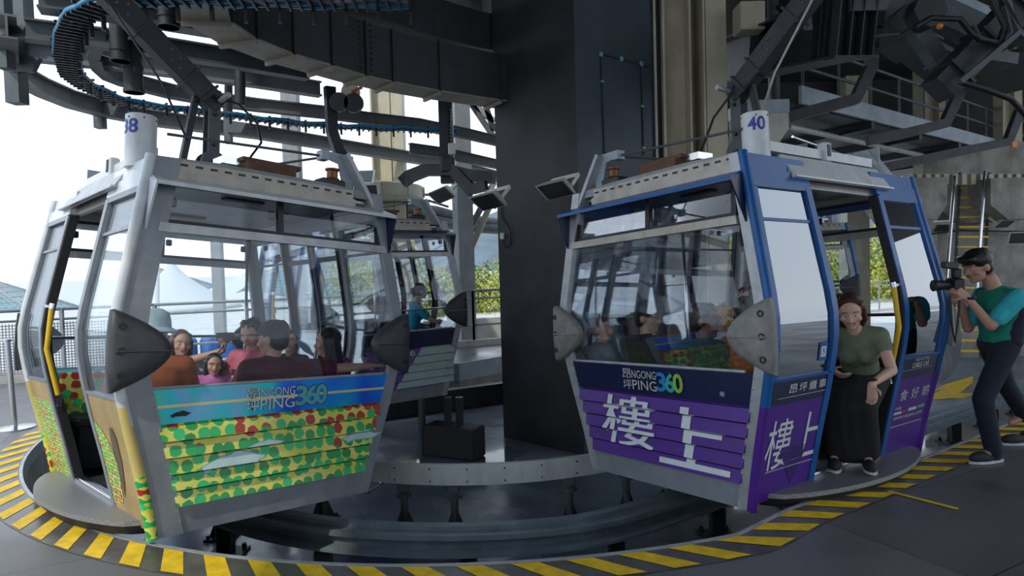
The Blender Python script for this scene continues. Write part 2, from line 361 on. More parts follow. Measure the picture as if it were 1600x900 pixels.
def tread(N, L, b):
    tc = N.new('ShaderNodeTexCoord'); ck = N.new('ShaderNodeTexChecker'); ck.inputs['Scale'].default_value = 60; L.new(tc.outputs['Object'], ck.inputs['Vector']); ck.inputs[1].default_value = (.27, .26, .26, 1); ck.inputs[2].default_value = (.20, .20, .20, 1)
    L.new(ck.outputs[0], b.inputs['Base Color']); bp = N.new('ShaderNodeBump'); bp.inputs['Strength'].default_value = .3; L.new(ck.outputs['Fac'], bp.inputs['Height']); L.new(bp.outputs[0], b.inputs['Normal'])
mixmat('tread_plate', tread, .45, .3)
def check(N, L, b):
    tc = N.new('ShaderNodeTexCoord'); br = N.new('ShaderNodeTexBrick'); br.offset = 0; br.inputs['Scale'].default_value = 1; br.inputs['Brick Width'].default_value = .055; br.inputs['Row Height'].default_value = .055; br.inputs['Mortar Size'].default_value = .0022
    sp = N.new('ShaderNodeSeparateXYZ'); L.new(tc.outputs['Object'], sp.inputs[0]); cb = N.new('ShaderNodeCombineXYZ'); L.new(math_(N, L, 'ADD', sp.outputs[0], math_(N, L, 'MULTIPLY', sp.outputs[1], .7)), cb.inputs[0]); L.new(sp.outputs[2], cb.inputs[1]); L.new(cb.outputs[0], br.inputs['Vector'])
    br.inputs['Color1'].default_value = (.20, .012, .02, 1); br.inputs['Color2'].default_value = (.17, .01, .018, 1); br.inputs['Mortar'].default_value = (.6, .45, .45, 1); L.new(br.outputs['Color'], b.inputs['Base Color'])
mixmat('cloth_check', check, .85)
def perf(N, L, b):
    tc = N.new('ShaderNodeTexCoord'); b.inputs['Base Color'].default_value = (.30, .31, .32, 1)
    sp = N.new('ShaderNodeSeparateXYZ'); L.new(tc.outputs['Object'], sp.inputs[0]); cb = N.new('ShaderNodeCombineXYZ'); L.new(math_(N, L, 'ADD', sp.outputs[0], math_(N, L, 'MULTIPLY', sp.outputs[1], .4)), cb.inputs[0]); L.new(sp.outputs[2], cb.inputs[1])
    vo = N.new('ShaderNodeTexVoronoi'); vo.voronoi_dimensions = '2D'; vo.inputs['Scale'].default_value = 22; vo.inputs['Randomness'].default_value = 0; L.new(cb.outputs[0], vo.inputs['Vector'])
    L.new(math_(N, L, 'GREATER_THAN', vo.outputs['Distance'], .36), b.inputs['Alpha'])
mixmat('perforated', perf, .5, .4)
# ------------------------------------------------------------------ cable-car cabin
_zs = [-.06, .3, .6, .85, 1.0, 1.15, 1.3, 1.7, 2.25]
_ws = [.757, .845, .925, .985, 1.012, 1.02, 1.003, .932, .832]
def W(z): return float(np.interp(z, _zs, _ws))
def Lh(z):
    w = W(z); return 1.131 + (w - .757) / .263 * .066 if z < 1.1 else 1.130 + (w - .832) / .188 * .067
def fpt(face, u, z, off=0):
    if face == '+X': return V((W(z) + off, u, z))
    if face == '-X': return V((-W(z) - off, u, z))
    if face == '+Y': return V((u, Lh(z) + off, z))
    return V((u, -Lh(z) - off, z))
def zrange(z0, z1, n=None):
    zs = [z0] + [z for z in (.15, .3, .45, .6, .72, .85, .93, 1.0, 1.08, 1.15, 1.22, 1.3, 1.45, 1.7, 1.95) if z0 + .01 < z < z1 - .01] + [z1]
    return zs
def shell(mb, face, u0, u1, zs, oo=0., oi=-.04, nu=1):
    f0 = u0 if callable(u0) else (lambda z: u0); f1 = u1 if callable(u1) else (lambda z: u1)
    oof = oo if callable(oo) else (lambda z: oo)
    k = nu + 1; vs = []
    for lay in (0, 1):
        for z in zs:
            for i in range(k):
                u = f0(z) + (f1(z) - f0(z)) * i / nu; vs.append(fpt(face, u, z, oof(z) if lay == 0 else oi))
    n = len(zs); fs = []
    for i in range(n - 1):
        for j in range(nu):
            a = i * k + j; fs.append((a, a + 1, a + k + 1, a + k)); b = n * k + a; fs.append((b, b + k, b + k + 1, b + 1))
    for i in range(n - 1):
        for j in (0, nu): a = i * k + j; fs.append((a, a + k, n * k + a + k, n * k + a))
    for i in (0, n - 1):
        for j in range(nu): a = i * k + j; fs.append((a, a + 1, n * k + a + 1, n * k + a))
    return mb.add(vs, fs)
SL = [.08 + .102 * i for i in range(6)]
def louvre(z):
    for i in range(5):
        if SL[i] <= z <= SL[i + 1]:
            t = (z - SL[i]) / .102
            return .036 - t / .84 * .030 if t < .84 else (.006 - (t - .84) / .01 * .028 if t < .85 else -.022)
    return .004
def fuse(o, mb, m):
    me = o.data; me.materials.append(M[m]); k = len(me.materials) - 1
    bm = bmesh.new(); bm.from_mesh(me); bv = [bm.verts.new(v) for v in mb.v]
    for f in mb.f:
        try: q = bm.faces.new([bv[i] for i in f]); q.material_index = k
        except Exception: pass
    bm.to_mesh(me); bm.free()
LZ = []
for i in range(5): LZ += [SL[i] + .0005, SL[i] + .045, SL[i] + .0857, SL[i] + .0867, SL[i + 1] - .0005]
def on_face(face, lv=True, off=.003, sgn=1):
    return lambda u, v: fpt(face, u * sgn, v, (louvre(v) if lv and v < .59 else .006) + off)
def cloud_shape():
    pts = []; 
    for i in range(60):
        a = 2 * math.pi * i / 60; r = 1 + .10 * math.sin(5 * a + .6) + .05 * math.sin(9 * a)
        pts.append((math.cos(a) * 1.0 * r, math.sin(a) * .42 * r * (1 if math.sin(a) > 0 else .6)))
    pts = [(x - (.35 if x < -.75 else 0), y - (.18 if x < -.75 else 0)) for x, y in pts]
    return pts, [tuple(t) for t in tessellate_polygon([[V((x, y, 0)) for x, y in pts]])]
def build_cabin(name, label, mw, near, liv):
    """local frame: +X door side, Y along the track, near = the end turned to the photographer."""
    C = empty(name, mw=mw); tag(C, label, 'cable car cabin')
    P = lambda mb, n, m, sm=0, par=C: mb.build(n, m, par, sm)
    E = '+Y' if near > 0 else '-Y'; sg = -1 if near > 0 else 1       # picture-right along the near end
    blue = liv == 'purple'; frm = 'blue_frame' if liv != 'leaf' else 'white_paint'
    # floor pan, sill frame
    P(MB().box((0, 0, -.02), (1.46, 2.2, .04)), 'floor_pan', 'rubber')
    mb = MB()
    for s in (-1, 1):
        shell(mb, '+Y' if s > 0 else '-Y', lambda z: -W(z), lambda z: W(z), [-.09, .08], .004, -.05)
    shell(mb, '-X', -1.13, 1.13, [-.09, .0, .06], .002, -.05)
    P(mb, 'sill_frame', 'grey_post')
    mb = MB().box((W(0) - .02, 0, .004), (.07, 1.0, .03)); 
    for k in range(4): mb.box((W(0) - .05 + .017 * k, 0, .022), (.006, 1.0, .008))
    P(mb, 'door_track', 'chrome')
    # footboard
    pts = [(.757 - .01, -1.0)] + [(.76 + .33 * math.sin(math.pi * t) ** .55, -1.0 + 2.0 * t) for t in [i / 30 for i in range(1, 30)]] + [(.757 - .01, 1.0)]
    mb = MB().prism([(x, y) for x, y in pts], (0, 0, -.035), V((1, 0, 0)), V((0, 1, 0)), .03); fb = P(mb, 'footboard', 'tread_plate')
    mb = MB()
    for i in range(len(pts) - 1):
        a, b = pts[i], pts[i + 1]; mb.add([(a[0], a[1], -.036), (b[0], b[1], -.036), (b[0] - .05, b[1] * .97, -.10), (a[0] - .05, a[1] * .97, -.10)], [(0, 1, 2, 3)])
    P(mb, 'edge_skirt', 'rubber', par=fb)
    mb = MB(); 
    for yy in (-.85, -.8, -.6, .6, .8, .85):
        mb.ell((.80, yy, -.055), (.008, .008, .008), n=6, m=4)
    fuse(fb, mb, 'chrome')
    # corner posts
    zz = zrange(-.09, 2.22)
    for sx in (-1, 1):
        for sy in (-1, 1):
            mb = MB(); f = '+Y' if sy > 0 else '-Y'
            wd = (.17 if liv == 'leaf' else .10) if sx > 0 else .085
            shell(mb, f, lambda z: sx * (W(z) - wd), lambda z: sx * (W(z) + .005), zz, .014, -.035)
            shell(mb, '+X' if sx > 0 else '-X', lambda z: sy * (Lh(z) - .05), lambda z: sy * (Lh(z) + .01), zz, .006, -.04)
            o = P(mb, 'corner_post', 'grey_post' if sx > 0 or liv != 'leaf' else 'silver')
            o.data.materials[0] = M['post_grey' if liv == 'leaf' else 'silver']
            mb = MB(); 
            for k in range(12):
                z = -.02 + k * .072
                if z < .86: mb.ell(fpt(f, sx * (W(z) - wd + .012), z, .016), (.006, .004, .006), n=6, m=4)
            fuse(o, mb, 'grey_post')
            if sx > 0:      # rounded painted edge of the door side
                mb = MB().tube([V((W(z) + .0, sy * (Lh(z) + .0), z)) for z in zz], .032, 12)
                o2 = P(mb, 'edge_trim', [frm, 'leaf_print_side', 'yellow_print', 'purple'], 60)
                low = {'leaf': 2, 'purple': 3}.get(liv, 3); me = o2.data
                for p in me.polygons:
                    if p.center.z < (.66 if liv == 'leaf' else .58): p.material_index = low
                    if liv == 'leaf' and p.center.z < .28: p.material_index = 1
    # ends: slatted panel, band, windows, visor
    lows = {'leaf': 'leaf_print', 'purple': 'purple', 'mint': 'purple'}[liv]; band = {'leaf': 'holo_film'}.get(liv, 'navy')
    rm = .155 if liv == 'leaf' else .085
    for f in ('+Y', '-Y'):
        s = 1 if f == '+Y' else -1; isn = f == E
        sp = P(shell(MB(), f, lambda z: -W(z) + .08, lambda z: W(z) - rm, LZ, louvre, -.045, 2), 'slatted_panel', lows)
        bd = P(shell(MB(), f, lambda z: -W(z) + .08, lambda z: W(z) - rm, [.59, .70, .80], .006, -.03), 'band_panel', band)
        mb = MB().tube([fpt(f, u, .807, -.01) for u in (-.86, .80)], .012, 8); P(mb, 'sill_rail', 'silver')
        gl = 'glass_cabin' if liv == 'leaf' else 'glass_dark'
        P(shell(MB(), f, lambda z: -W(z) + .08, lambda z: W(z) - rm, zrange(.81, 1.755), -.004, -.012), 'window_pane', gl, 60)
        for a, b in ((-.80, -.02), (.02, .74)):
            P(shell(MB(), f, a, b, [1.82, 1.95, 2.06], -.02, -.028), 'upper_window_pane', gl)
        barm = {'leaf': 'silver', 'purple': 'beige_alu', 'mint': 'silver'}[liv]
        P(shell(MB(), f, lambda z: -W(z) + .05, lambda z: W(z) - .12, [1.755, 1.81], .02, -.03), 'window_bar', barm)
        mb = shell(MB(), f, -.02, .02, [1.81, 2.07], -.005, -.04)
        shell(mb, f, -.83, .78, [1.81, 1.835], -.008, -.035); shell(mb, f, -.83, .78, [2.05, 2.075], -.008, -.035)
        shell(mb, f, -.84, -.80, [1.81, 2.07], -.005, -.04); shell(mb, f, .74, .78, [1.81, 2.07], -.005, -.04)
        uf = P(mb, 'upper_window_frame', 'black_metal')
        mb = MB()
        for x in (-.76, -.05, .05, .70):
            mb.box(fpt(f, x, 1.95, -.05), (.05, .03, .06), bev=.008)
        fuse(uf, mb, 'black_metal')
        # visor
        vm = {'leaf': 'white_paint', 'purple': 'blue_frame', 'mint': 'navy'}[liv]
        y0 = s * (Lh(2.07)); mb = MB(); hw0, hw1 = W(2.07) + .01, W(2.07) + .02
        mb.add([(-hw0, y0, 2.10), (hw0 - .03, y0, 2.10), (hw1 - .03, y0 + s * .15, 2.045), (-hw1, y0 + s * .15, 2.045), (-hw0, y0, 2.085), (hw0 - .03, y0, 2.085), (hw1 - .03, y0 + s * .15, 2.02), (-hw1, y0 + s * .15, 2.02)],
               [(0, 1, 2, 3), (7, 6, 5, 4), (3, 2, 6, 7), (0, 3, 7, 4), (1, 5, 6, 2), (0, 4, 5, 1)])
        P(mb, 'visor', vm)
        for sx in (-1, 1):
            xo = -hw1 if sx < 0 else hw1 - .03; mb = MB(); zb_ = 1.80; yb = s * Lh(1.8)
            vs = [(xo, y0 - s * .02, 2.10), (xo, y0 + s * .15, 2.03), (xo + sx * .02, yb + s * .02, 1.76), (xo + sx * .02, yb - s * .02, 1.76)]
            vs += [(a - sx * .012, b, c) for a, b, c in vs]
            mb.add(vs, [(0, 1, 2, 3), (7, 6, 5, 4), (0, 4, 5, 1), (1, 5, 6, 2), (2, 6, 7, 3), (3, 7, 4, 0)])
            P(mb, 'visor_cheek', 'navy' if not (liv == 'leaf' and sx > 0) else 'white_paint')
        # roof edge with slots
        mb = shell(MB(), f, -.60, .79, [2.085, 2.15], .012, -.05); P(mb, 'roof_fascia', 'beige_alu')
        mb = MB().box((.10, s * (Lh(2.2) - .015), 2.185), (1.38, .03, .065)); sr = P(mb, 'slotted_rail', 'beige_alu')
        mb = MB()
        for k in range(15): mb.box((-.55 + k * .092, s * (Lh(2.2) + .0015), 2.19), (.045, .004, .014))
        fuse(sr, mb, 'cable_black')
        # grab rail inside and bench
        if liv == 'mint' or not isn: P(MB().tube([(-.93, s * 1.11, 1.07), (.93, s * 1.11, 1.07)], .014, 8), 'grab_rail', 'chrome')
        mb = MB().box((0, s * .86, .40), (1.5, .44, .07), bev=.02); mb.box((0, s * .86, .2), (1.42, .36, .34)); P(mb, 'bench_seat', 'seat_dark')
        mb = MB().box((0, s * 1.06, .6), (1.55, .04, .36), bev=.01); P(mb, 'bench_back', 'leaf_print' if liv == 'leaf' else 'seat_dark')
        # buffers hugging the corners
        for sx in (-1, 1):
            xe = W(1.05) + .035; L_ = .33 if isn else .33
            out = [(xe, .235), (xe + .012, .1), (xe + .012, -.1), (xe, -.235)] + [(xe - L_ * (1 - abs(q) ** 1.9), .245 * q) for q in [-.97, -.9, -.8, -.65, -.5, -.35, -.2, -.08, 0, .08, .2, .35, .5, .65, .8, .9, .97]]
            yy = s * (Lh(1.05) + .012); mb = MB(); n = len(out); rings = []
            cxy = (xe - .12, 0)
            for sc, dy in ((1, 0), (1, .03), (.94, .05), (.75, .066), (.3, .075)):
                rings.append([(sx * (cxy[0] + (x - cxy[0]) * sc), yy + s * dy, 1.04 + z * sc) for x, z in out])
            vs = [p for r in rings for p in r]; fs = [tuple(range(n)), tuple(range(4 * n, 5 * n))]
            for r in range(4):
                for i in range(n): j = (i + 1) % n; fs.append((r * n + i, r * n + j, r * n + n + j, r * n + n + i))
            mb.add(vs, fs); bo = P(mb, 'corner_buffer', 'bumper_grey' if liv == 'purple' else 'bumper_dark', 50)
            mb = MB()
            for dz in (-.14, 0, .14): mb.lathe([(.022, 0), (.022, .012), (.012, .012), (.010, .004)], (sx * (xe - .05), yy + s * .062, 1.04 + dz), 12, V((1, 0, 0)), V((0, 0, 1)), V((0, s, 0)))
            fuse(bo, mb, 'black_metal')
            mb = MB().tube([(sx * (xe - .02), yy + s * .07, 1.035), (sx * (xe - .3), yy + s * .07, 1.035)], .008, 6); fuse(bo, mb, 'bumper_dark' if liv == 'leaf' else 'bumper_grey')
    # long sides
    for f, sx in (('+X', 1), ('-X', -1)):
        for sy in (-1, 1):
            a = (lambda z, sy=sy: sy * .47); b = (lambda z, sy=sy: sy * (Lh(z) - .02))
            dm = {'leaf': 'leaf_print_fine', 'purple': 'purple', 'mint': 'purple'}[liv]
            mb = shell(MB(), f, a, b, zrange(-.05, .59), .012 if sx > 0 else 0, -.035)
            lp = P(mb, 'door_panel' if sx > 0 else 'side_panel', dm if not (liv == 'leaf' and sy == near and sx > 0) else 'tan_print')
            mb = shell(MB(), f, a, b, [.59, .70, .755], .012 if sx > 0 else 0, -.035); P(mb, 'waist_band', 'navy' if liv != 'leaf' else 'tan_print')
            gl = 'glass_side' if sx > 0 and liv == 'purple' else 'glass_cabin'
            P(shell(MB(), f, lambda z: sy * .53, lambda z: sy * (Lh(z) - .05), zrange(.76, 1.995), -.002, -.01), 'side_window_pane', gl, 60)
            fm2 = frm if sx > 0 else 'navy'
            if liv == 'leaf': fm2 = 'grey_post'
            mb = shell(MB(), f, sy * .465, sy * .53, zrange(-.05, 2.02), .02 if sx > 0 else .004, -.03)
            P(mb, 'door_edge_frame', fm2, 60)
            mb = shell(MB(), f, sy * .455, sy * .475, zrange(-.05, 2.02), .01, -.05); P(mb, 'door_seal', 'rubber', 60)
            mb = shell(MB(), f, lambda z: sy * .5, lambda z: sy * (Lh(z) - .01), [.745, .765], .02, -.03); shell(mb, f, lambda z: sy * .5, lambda z: sy * (Lh(z) - .01), [1.99, 2.03], .018, -.03)
            shell(mb, f, lambda z: sy * .53, lambda z: sy * (Lh(z) - .03), [1.765, 1.785], .004, -.02); shell(mb, f, lambda z: sy * (Lh(z) - .07), lambda z: sy * (Lh(z) - .01), zrange(.75, 2.02), .014, -.03)
            P(mb, 'window_surround', fm2)
            mb = shell(MB(), f, lambda z: sy * .46, lambda z: sy * (Lh(z) + .0), [2.03, 2.115], .018, -.03); shell(mb, f, lambda z: sy * .46, lambda z: sy * (Lh(z) + .0), [2.12, 2.215], .004, -.03)
            P(mb, 'header_panel', frm)
            P(MB().box(fpt(f, sy * .78, 1.94, -.05), (.03, .05, .05), bev=.008), 'vent_catch', 'black_metal')
        mb = shell(MB(), f, -.47, .47, [2.02, 2.12], -.02, -.06); shell(mb, f, -.47, .47, [2.12, 2.2], -.01, -.05); P(mb, 'door_lintel', 'ceil_metal' if sx > 0 else 'navy')
    # inner side: closed doors
    for a, b in ((-.455, -.01), (.01, .455)):
        P(shell(MB(), '-X', a + .03, b - .03, zrange(.76, 1.995), -.002, -.01), 'door_pane', 'glass_cabin', 60)
        mb = shell(MB(), '-X', a, a + .03, zrange(0, 2.02), .006, -.03); shell(mb, '-X', b - .03, b, zrange(0, 2.02), .006, -.03); shell(mb, '-X', a, b, zrange(.0, .755), 0, -.03); shell(mb, '-X', a, b, [1.75, 1.79], .004, -.03)
        P(mb, 'closed_door', 'navy')
    # awning over the doorway
    mb = MB(); vs = [(.80, -.66, 2.255), (.80, .66, 2.255), (.905, .66, 2.085), (.905, -.66, 2.085)]; vs += [(x - .02, y, z - .012) for x, y, z in vs]
    mb.add(vs, [(0, 1, 2, 3), (7, 6, 5, 4), (0, 4, 5, 1), (1, 5, 6, 2), (2, 6, 7, 3), (3, 7, 4, 0)]); mb.box((.907, 0, 2.083), (.03, 1.34, .012)); P(mb, 'door_awning', 'white_paint' if liv != 'leaf' else 'silver')
    # roof and ceiling
    mb = MB(); prof = [(-.83, 2.17), (-.80, 2.225), (-.4, 2.245), (.4, 2.245), (.80, 2.225), (.83, 2.17)]
    vs = [(x, y, z) for y in (-1.12, 1.12) for x, z in prof]; n = 6
    mb.add(vs, [tuple(range(n)), tuple(range(n, 2 * n))[::-1]] + [(i, (i + 1) % n, n + (i + 1) % n, n + i) for i in range(n)]); P(mb, 'roof', 'steel_grey')
    P(MB().box((0, 0, 2.145), (1.6, 2.18, .02)), 'ceiling_lining', 'ceil_metal')
    mb = MB()
    for yy in (-.55, .55): mb.box((0, yy, 2.128), (.3, .08, .02))
    P(mb, 'ceiling_lamp', 'black_metal')
    # roof equipment
    for (sx, sy) in ((-1, near), (1, -near), (-1, -near)):
        mb = MB(); x0, x1 = sx * .80, sx * .545; y = sy * 1.10
        mb.beam((x0, y, 2.08), (x1, y - sy * .03, 2.50), .10, .035, V((1, 0, 0))); fp = P(mb, 'roof_post', 'silver' if liv != 'x' else 'silver')
        mb = MB().prism([(0, 0), (0, .30), (.22, .30), (.22, .24), (.13, .22), (.08, .02)], (x1 + sx * .10, y - sy * .06, 2.21), V((-sx, 0, 0)), V((0, 0, 1)), .015)
        mb.box((x1 - sx * .16, y - sy * .07, 2.47), (.06, .08, .07)); P(mb, 'gusset', 'fascia_grey')
        mb = MB().lathe([(.05, 0), (.055, .012), (.042, .02), (.042, .07), (.055, .078), (.055, .09)], (x1 - sx * .06, y - sy * .10, 2.30), 14); P(mb, 'roller', 'amber', 40)
        mb = MB().box((x1 - sx * .08, y - sy * .10, 2.27), (.2, .14, .06), bev=.01); P(mb, 'roller_mount', 'steel_dark')
    P(MB().tube([(-.42, near * 1.03, 2.47), (.66, near * .86, 2.44)], .010, 8), 'tie_rod', 'steel_mid')
    P(MB().tube([(-.42, near * 1.03, 2.47), (.0, near * .3, 2.40)], .010, 8), 'tie_rod', 'steel_mid')
    P(MB().tube([(.42, -near * 1.03, 2.47), (.62, near * .2, 2.47)], .010, 8), 'tie_rod', 'chrome')
    mb = MB().box((.0, near * .86, 2.29), (.36, .3, .09)); wb = P(mb, 'equipment_box', 'wood')
    P(MB().box((-.02, near * .90, 2.35), (.44, .14, .03)), 'wooden_plank', 'wood', par=wb)
    P(MB().box((.25, near * .84, 2.33), (.14, .16, .05)), 'metal_cap', 'chrome', par=wb)
    mb = MB().box((.70, 0, 2.33), (.05, 1.5, .07)); mb.box((.72, near * -.05, 2.35), (.07, .09, .15), bev=.01); P(mb, 'door_drive', 'white_paint')
    P(MB().box((.757, near * -.05, 2.36), (.008, .04, .09)), 'slot_shade', 'cable_black')  # black plate paints the dark inside of the bracket's slot
    # antenna drum with the cabin number
    tx, ty = (.79 if liv == 'leaf' else .70), near * .78; r = .092
    tube_o = P(MB().lathe([(r, 0), (r, .34), (r - .008, .345), (r - .01, .335)], (tx, ty, 2.2), 28), 'number_drum', 'white_paint', 40)
    num = {'leaf': '38', 'purple': '40', 'mint': '27'}[liv]
    toc = V((0, 0, CH)) - (mw @ V((tx, ty, 2.35))); loc = mw.to_3x3().inverted() @ toc; a0 = math.atan2(loc.y, loc.x)
    a0 += {'leaf': -.85, 'purple': .12, 'mint': 0}[liv]
    hgt = .085; wd = .12
    if liv != 'mint': decal('number', text2d(num, .02), (-wd / 2, 2.42 - .01, wd / 2, 2.42 + hgt), lambda u, v: V((tx + (r + .002) * math.cos(a0 + u / r), ty + (r + .002) * math.sin(a0 + u / r), v)), 'blue_num', tube_o, ucuts=[-.04, -.02, 0, .02, .04])
    mb = MB()
    for k in range(6): a = a0 + k; mb.ell((tx + r * math.cos(a), ty + r * math.sin(a), 2.515), (.006, .006, .006), n=6, m=4)
    fuse(tube_o, mb, 'steel_dark')
    # suspension
    mb = MB()
    for s in (-1, 1): mb.box((.03, s * .05, 2.8), (.095, .014, .62), bev=.003); mb.lathe([(.1, 0), (.1, .02)], (.03, s * .06 - .01, 2.5), 20, V((1, 0, 0)), V((0, 0, 1)), V((0, 1, 0)))
    mb.box((.03, 0, 2.4), (.26, .16, .16), bev=.02); mb.box((.03, 0, 2.28), (.5, .5, .08), bev=.01)
    hp = P(mb, 'hanger_plate', 'steel_mid')
    mb = MB()
    for z in (2.5, 2.65, 2.9, 3.05):
        for s in (-1, 1): mb.lathe([(.028 if z == 2.5 else .016, 0), (.022 if z == 2.5 else .013, .025)], (.03, s * .06, z), 10, V((1, 0, 0)), V((0, 0, 1)), V((0, s, 0)))
    fuse(hp, mb, 'steel_dark')
    if liv == 'mint':
        mb = MB().sweep([(0, 0, 2.95), (.02, 0, 3.05), (.16, 0, 3.25), (.24, 0, 3.5), (.25, 0, 4.1)], [(-.07, -.05), (.07, -.05), (.07, .05), (-.07, .05)], up=V((0, 1, 0)))
        P(mb, 'hanger_arm', 'steel_dark')
    else:
        ax = V((-.02, 0, 2.98)); d = (V((.92, 0, 3.72)) - ax).normalized()
        mb = MB().beam(ax, (.92, 0, 3.72), .13, .17, bev=.01); mb.beam((.88, 0, 3.67), (1.25, 0, 4.35), .15, .2, bev=.01)
        for t in (.12, .3, .75): mb.beam(ax + d * t, ax + d * (t + .02), .16, .205)
        hm = P(mb, 'hanger_arm', 'steel_dark'); mb = MB()
        for t in (.42, .5, .9, 1.0):
            for s in (-1, 1):
                for q in (-.04, .04): mb.ell(ax + d * t + V((0, s * .068, q)), (.013, .01, .013), n=8, m=5)
        fuse(hm, mb, 'steel_mid')
        P(MB().beam((.16, 0, 3.04), (.27, 0, 2.36), .05, .05, bev=.004), 'damper_strut', 'black_metal')
        P(MB().tube([(.05, .09, 3.04), (-.12, .16, 3.0), (-.24, .24, 2.85), (-.25, .3, 2.68), (-.12, .35, 2.5), (.05, .42, 2.37)] if liv == 'leaf' else [(.04, -.09, 3.0), (-.08, -.2, 2.8), (-.1, -.3, 2.6), (-.1, -.45, 2.36)], .010, 8), 'signal_cable', 'cable_black', 90)
        P(MB().cyl((.0, -near * -.08, 3.02), (-.0, near * .24, 3.03), .022, 10), 'release_pin', 'silver', 40)
        P(MB().tube([(.82, near * .12, 3.5), (.46, near * .13, 3.02), (.26, near * .12, 2.62)], .009, 8), 'tension_rod', 'beige_alu' if liv == 'purple' else 'steel_dark', 90)
        mb = MB().box((1.28, 0, 4.5), (.3, .5, .35), bev=.03)
        for s in (-1, 1): mb.lathe([(.12, -.03), (.12, .03)], (1.45, s * .2, 4.6), 16, V((0, 1, 0)), V((0, 0, 1)), V((1, 0, 0)))
        P(mb, 'grip', 'steel_dark')
    # yellow pole, inside stanchions
    ya = -near * .43
    mb = MB().tube([(W(.7) - .03, ya, .66), (W(1.) - .01, ya, 1.0), (W(1.3) - .02, ya, 1.30)], .019, 12); pl = P(mb, 'grab_pole', 'yellow', 90)
    P(MB().box((W(.66) - .03, ya, .62), (.03, .03, .1)), 'bracket', 'chrome', par=pl)
    mb = MB().cyl((W(1.3) - .02, ya, 1.30), (W(1.34) - .02, ya, 1.34), .021); mb.box((W(1.3) - .0, ya - near * .03, 1.32), (.03, .07, .02)); P(mb, 'bracket', 'chrome', par=pl)
    P(MB().tube([(-.35, near * .35, 0), (-.35, near * .35, 2.13)], .014, 8) if blue else MB().tube([(-.55, -near * .55, 0), (-.55, -near * .55, 2.13)], .014, 8), 'stanchion', 'chrome', 90)
    # ---- livery
    cz = [z for i in range(5) for z in (SL[i] - .0005, SL[i] + .0005, SL[i] + .0857, SL[i] + .0867)]
    N_ = (E, sg)
    def end_text(nm, shp, box, m, lv=True, off=.003, **k):
        u0, v0, u1, v1 = box; return decal(nm, shp, box, on_face(E, lv, off, sg), m, k.pop('par', C), vcuts=cz if lv else (), **k)
    LU = {'leaf': -.235, 'purple': -.30, 'mint': -.3}[liv]      # picture-left start of the logo
    tm, to = ('print_white', 'outline_dark') if liv == 'leaf' else ('print_silver', 'navy')
    if liv in ('leaf', 'purple'):
        for dd, mm, bl, of in ((.0, to, .035, .002), (0, tm, .0, .004)):
            end_text('emblem_characters', text2d('昂', bl), (LU, .70, LU + .09, .775), mm, False, of)
            end_text('emblem_characters', text2d('坪', bl), (LU, .615, LU + .09, .69), mm, False, of)
            end_text('emblem_lettering', text2d('NGONG', bl), (LU + .10, .707, LU + .345, .765), mm, False, of)
            end_text('emblem_lettering', text2d('PING', bl), (LU + .10, .62, LU + .345, .692), mm, False, of)
        for ch, u, cc in (('3', .35, 'logo_blue'), ('6', .43, 'logo_teal'), ('0', .505, 'logo_green')):
            end_text('emblem_numeral', text2d(ch, .045), (LU + u - .005, .618, LU + u + .098, .772), to, False, .004 + u * .001)
            end_text('emblem_numeral', text2d(ch, .025), (LU + u, .625, LU + u + .09, .765), cc if liv == 'purple' else 'logo_pale', False, .006 + u * .001)
    if liv == 'leaf':
        cl = cloud_shape()
        for bx in ((-.52, .25, -.08, .375), (-.22, .365, .04, .425), (.50, .31, .86, .40)):
            end_text('cloud_print', cl, bx, 'cloud_edge', True, .002); a, b, c, d_ = bx
            end_text('cloud_print', cl, (a + .015, b + .008, c - .015, d_ - .008), 'cloud_print', True, .0035)
        end_text('paint_scar', cl, (-.70, .625, -.58, .665), 'cable_black', False, .003)
        # tree and figure printed on the door panel
        y0 = near
        def side(u, v): return fpt('+X', u * near, v, .0145)
        dl = lambda n, pts, m, off=.0145: decal(n, (pts, [tuple(t) for t in tessellate_polygon([[V((x, y, 0)) for x, y in pts]])]), (min(p[0] for p in pts), min(p[1] for p in pts), max(p[0] for p in pts), max(p[1] for p in pts)), lambda u, v: fpt('+X', u * near, v, off), m, C, vcuts=[.1, .2, .3, .4, .5])
        dl('leaf_print', [(.50, .02), (.70, .04), (.76, .10), (.80, .30), (.78, .42), (.66, .52), (.56, .56), (.50, .55)], 'leaf_print_fine')
        dl('figure_print', [(.80, .10), (.86, .20), (.92, .36), (.93, .5), (.90, .56), (.85, .56), (.81, .48), (.80, .3)], 'brown_print', .016)
    if liv == 'purple':
        def bold(ch, bx, w):      # heavier strokes: three sheets of the glyph, a little apart
            for q in (-1, 0, 1): end_text('livery_character', text2d(ch), (bx[0] + q * w, bx[1], bx[2] + q * w, bx[3]), 'print_white', True, .0045 + q * .0014)
        bold('樓', (-.56, .175, -.01, .560), .007); bold('上', (.03, .105, .62, .535), .014)
        end_text('filler_cap', text2d('●', 0), (.60, .635, .64, .67), 'grey_post', False, .004)
        sd = lambda n, t, bx, m='print_white', bl=.0, sk=0: decal(n, text2d(t, bl) if isinstance(t, str) else t, bx, lambda u, v: fpt('+X', u, v, .0155), m, C, vcuts=[.15, .2, .25, .3, .35, .4, .45], skew=sk)
        sd('livery_character', '樓', (-1.10, .16, -.83, .49)); sd('livery_character', '上', (-.80, .19, -.50, .50))
        for i, ch in enumerate('昂坪纜車'): sd('sign_character', ch, (-.96 + i * .113, .655, -.875 + i * .113, .715))
        sd('lettering', 'NGONG PING', (.735, .715, .97, .742)); sd('lettering', 'CABLE CAR', (.70, .665, .98, .705), bl=.02)
        for i, ch in enumerate('食好啲'): sd('livery_character', ch, (.60 + i * .185, .41, .72 + i * .185, .50))
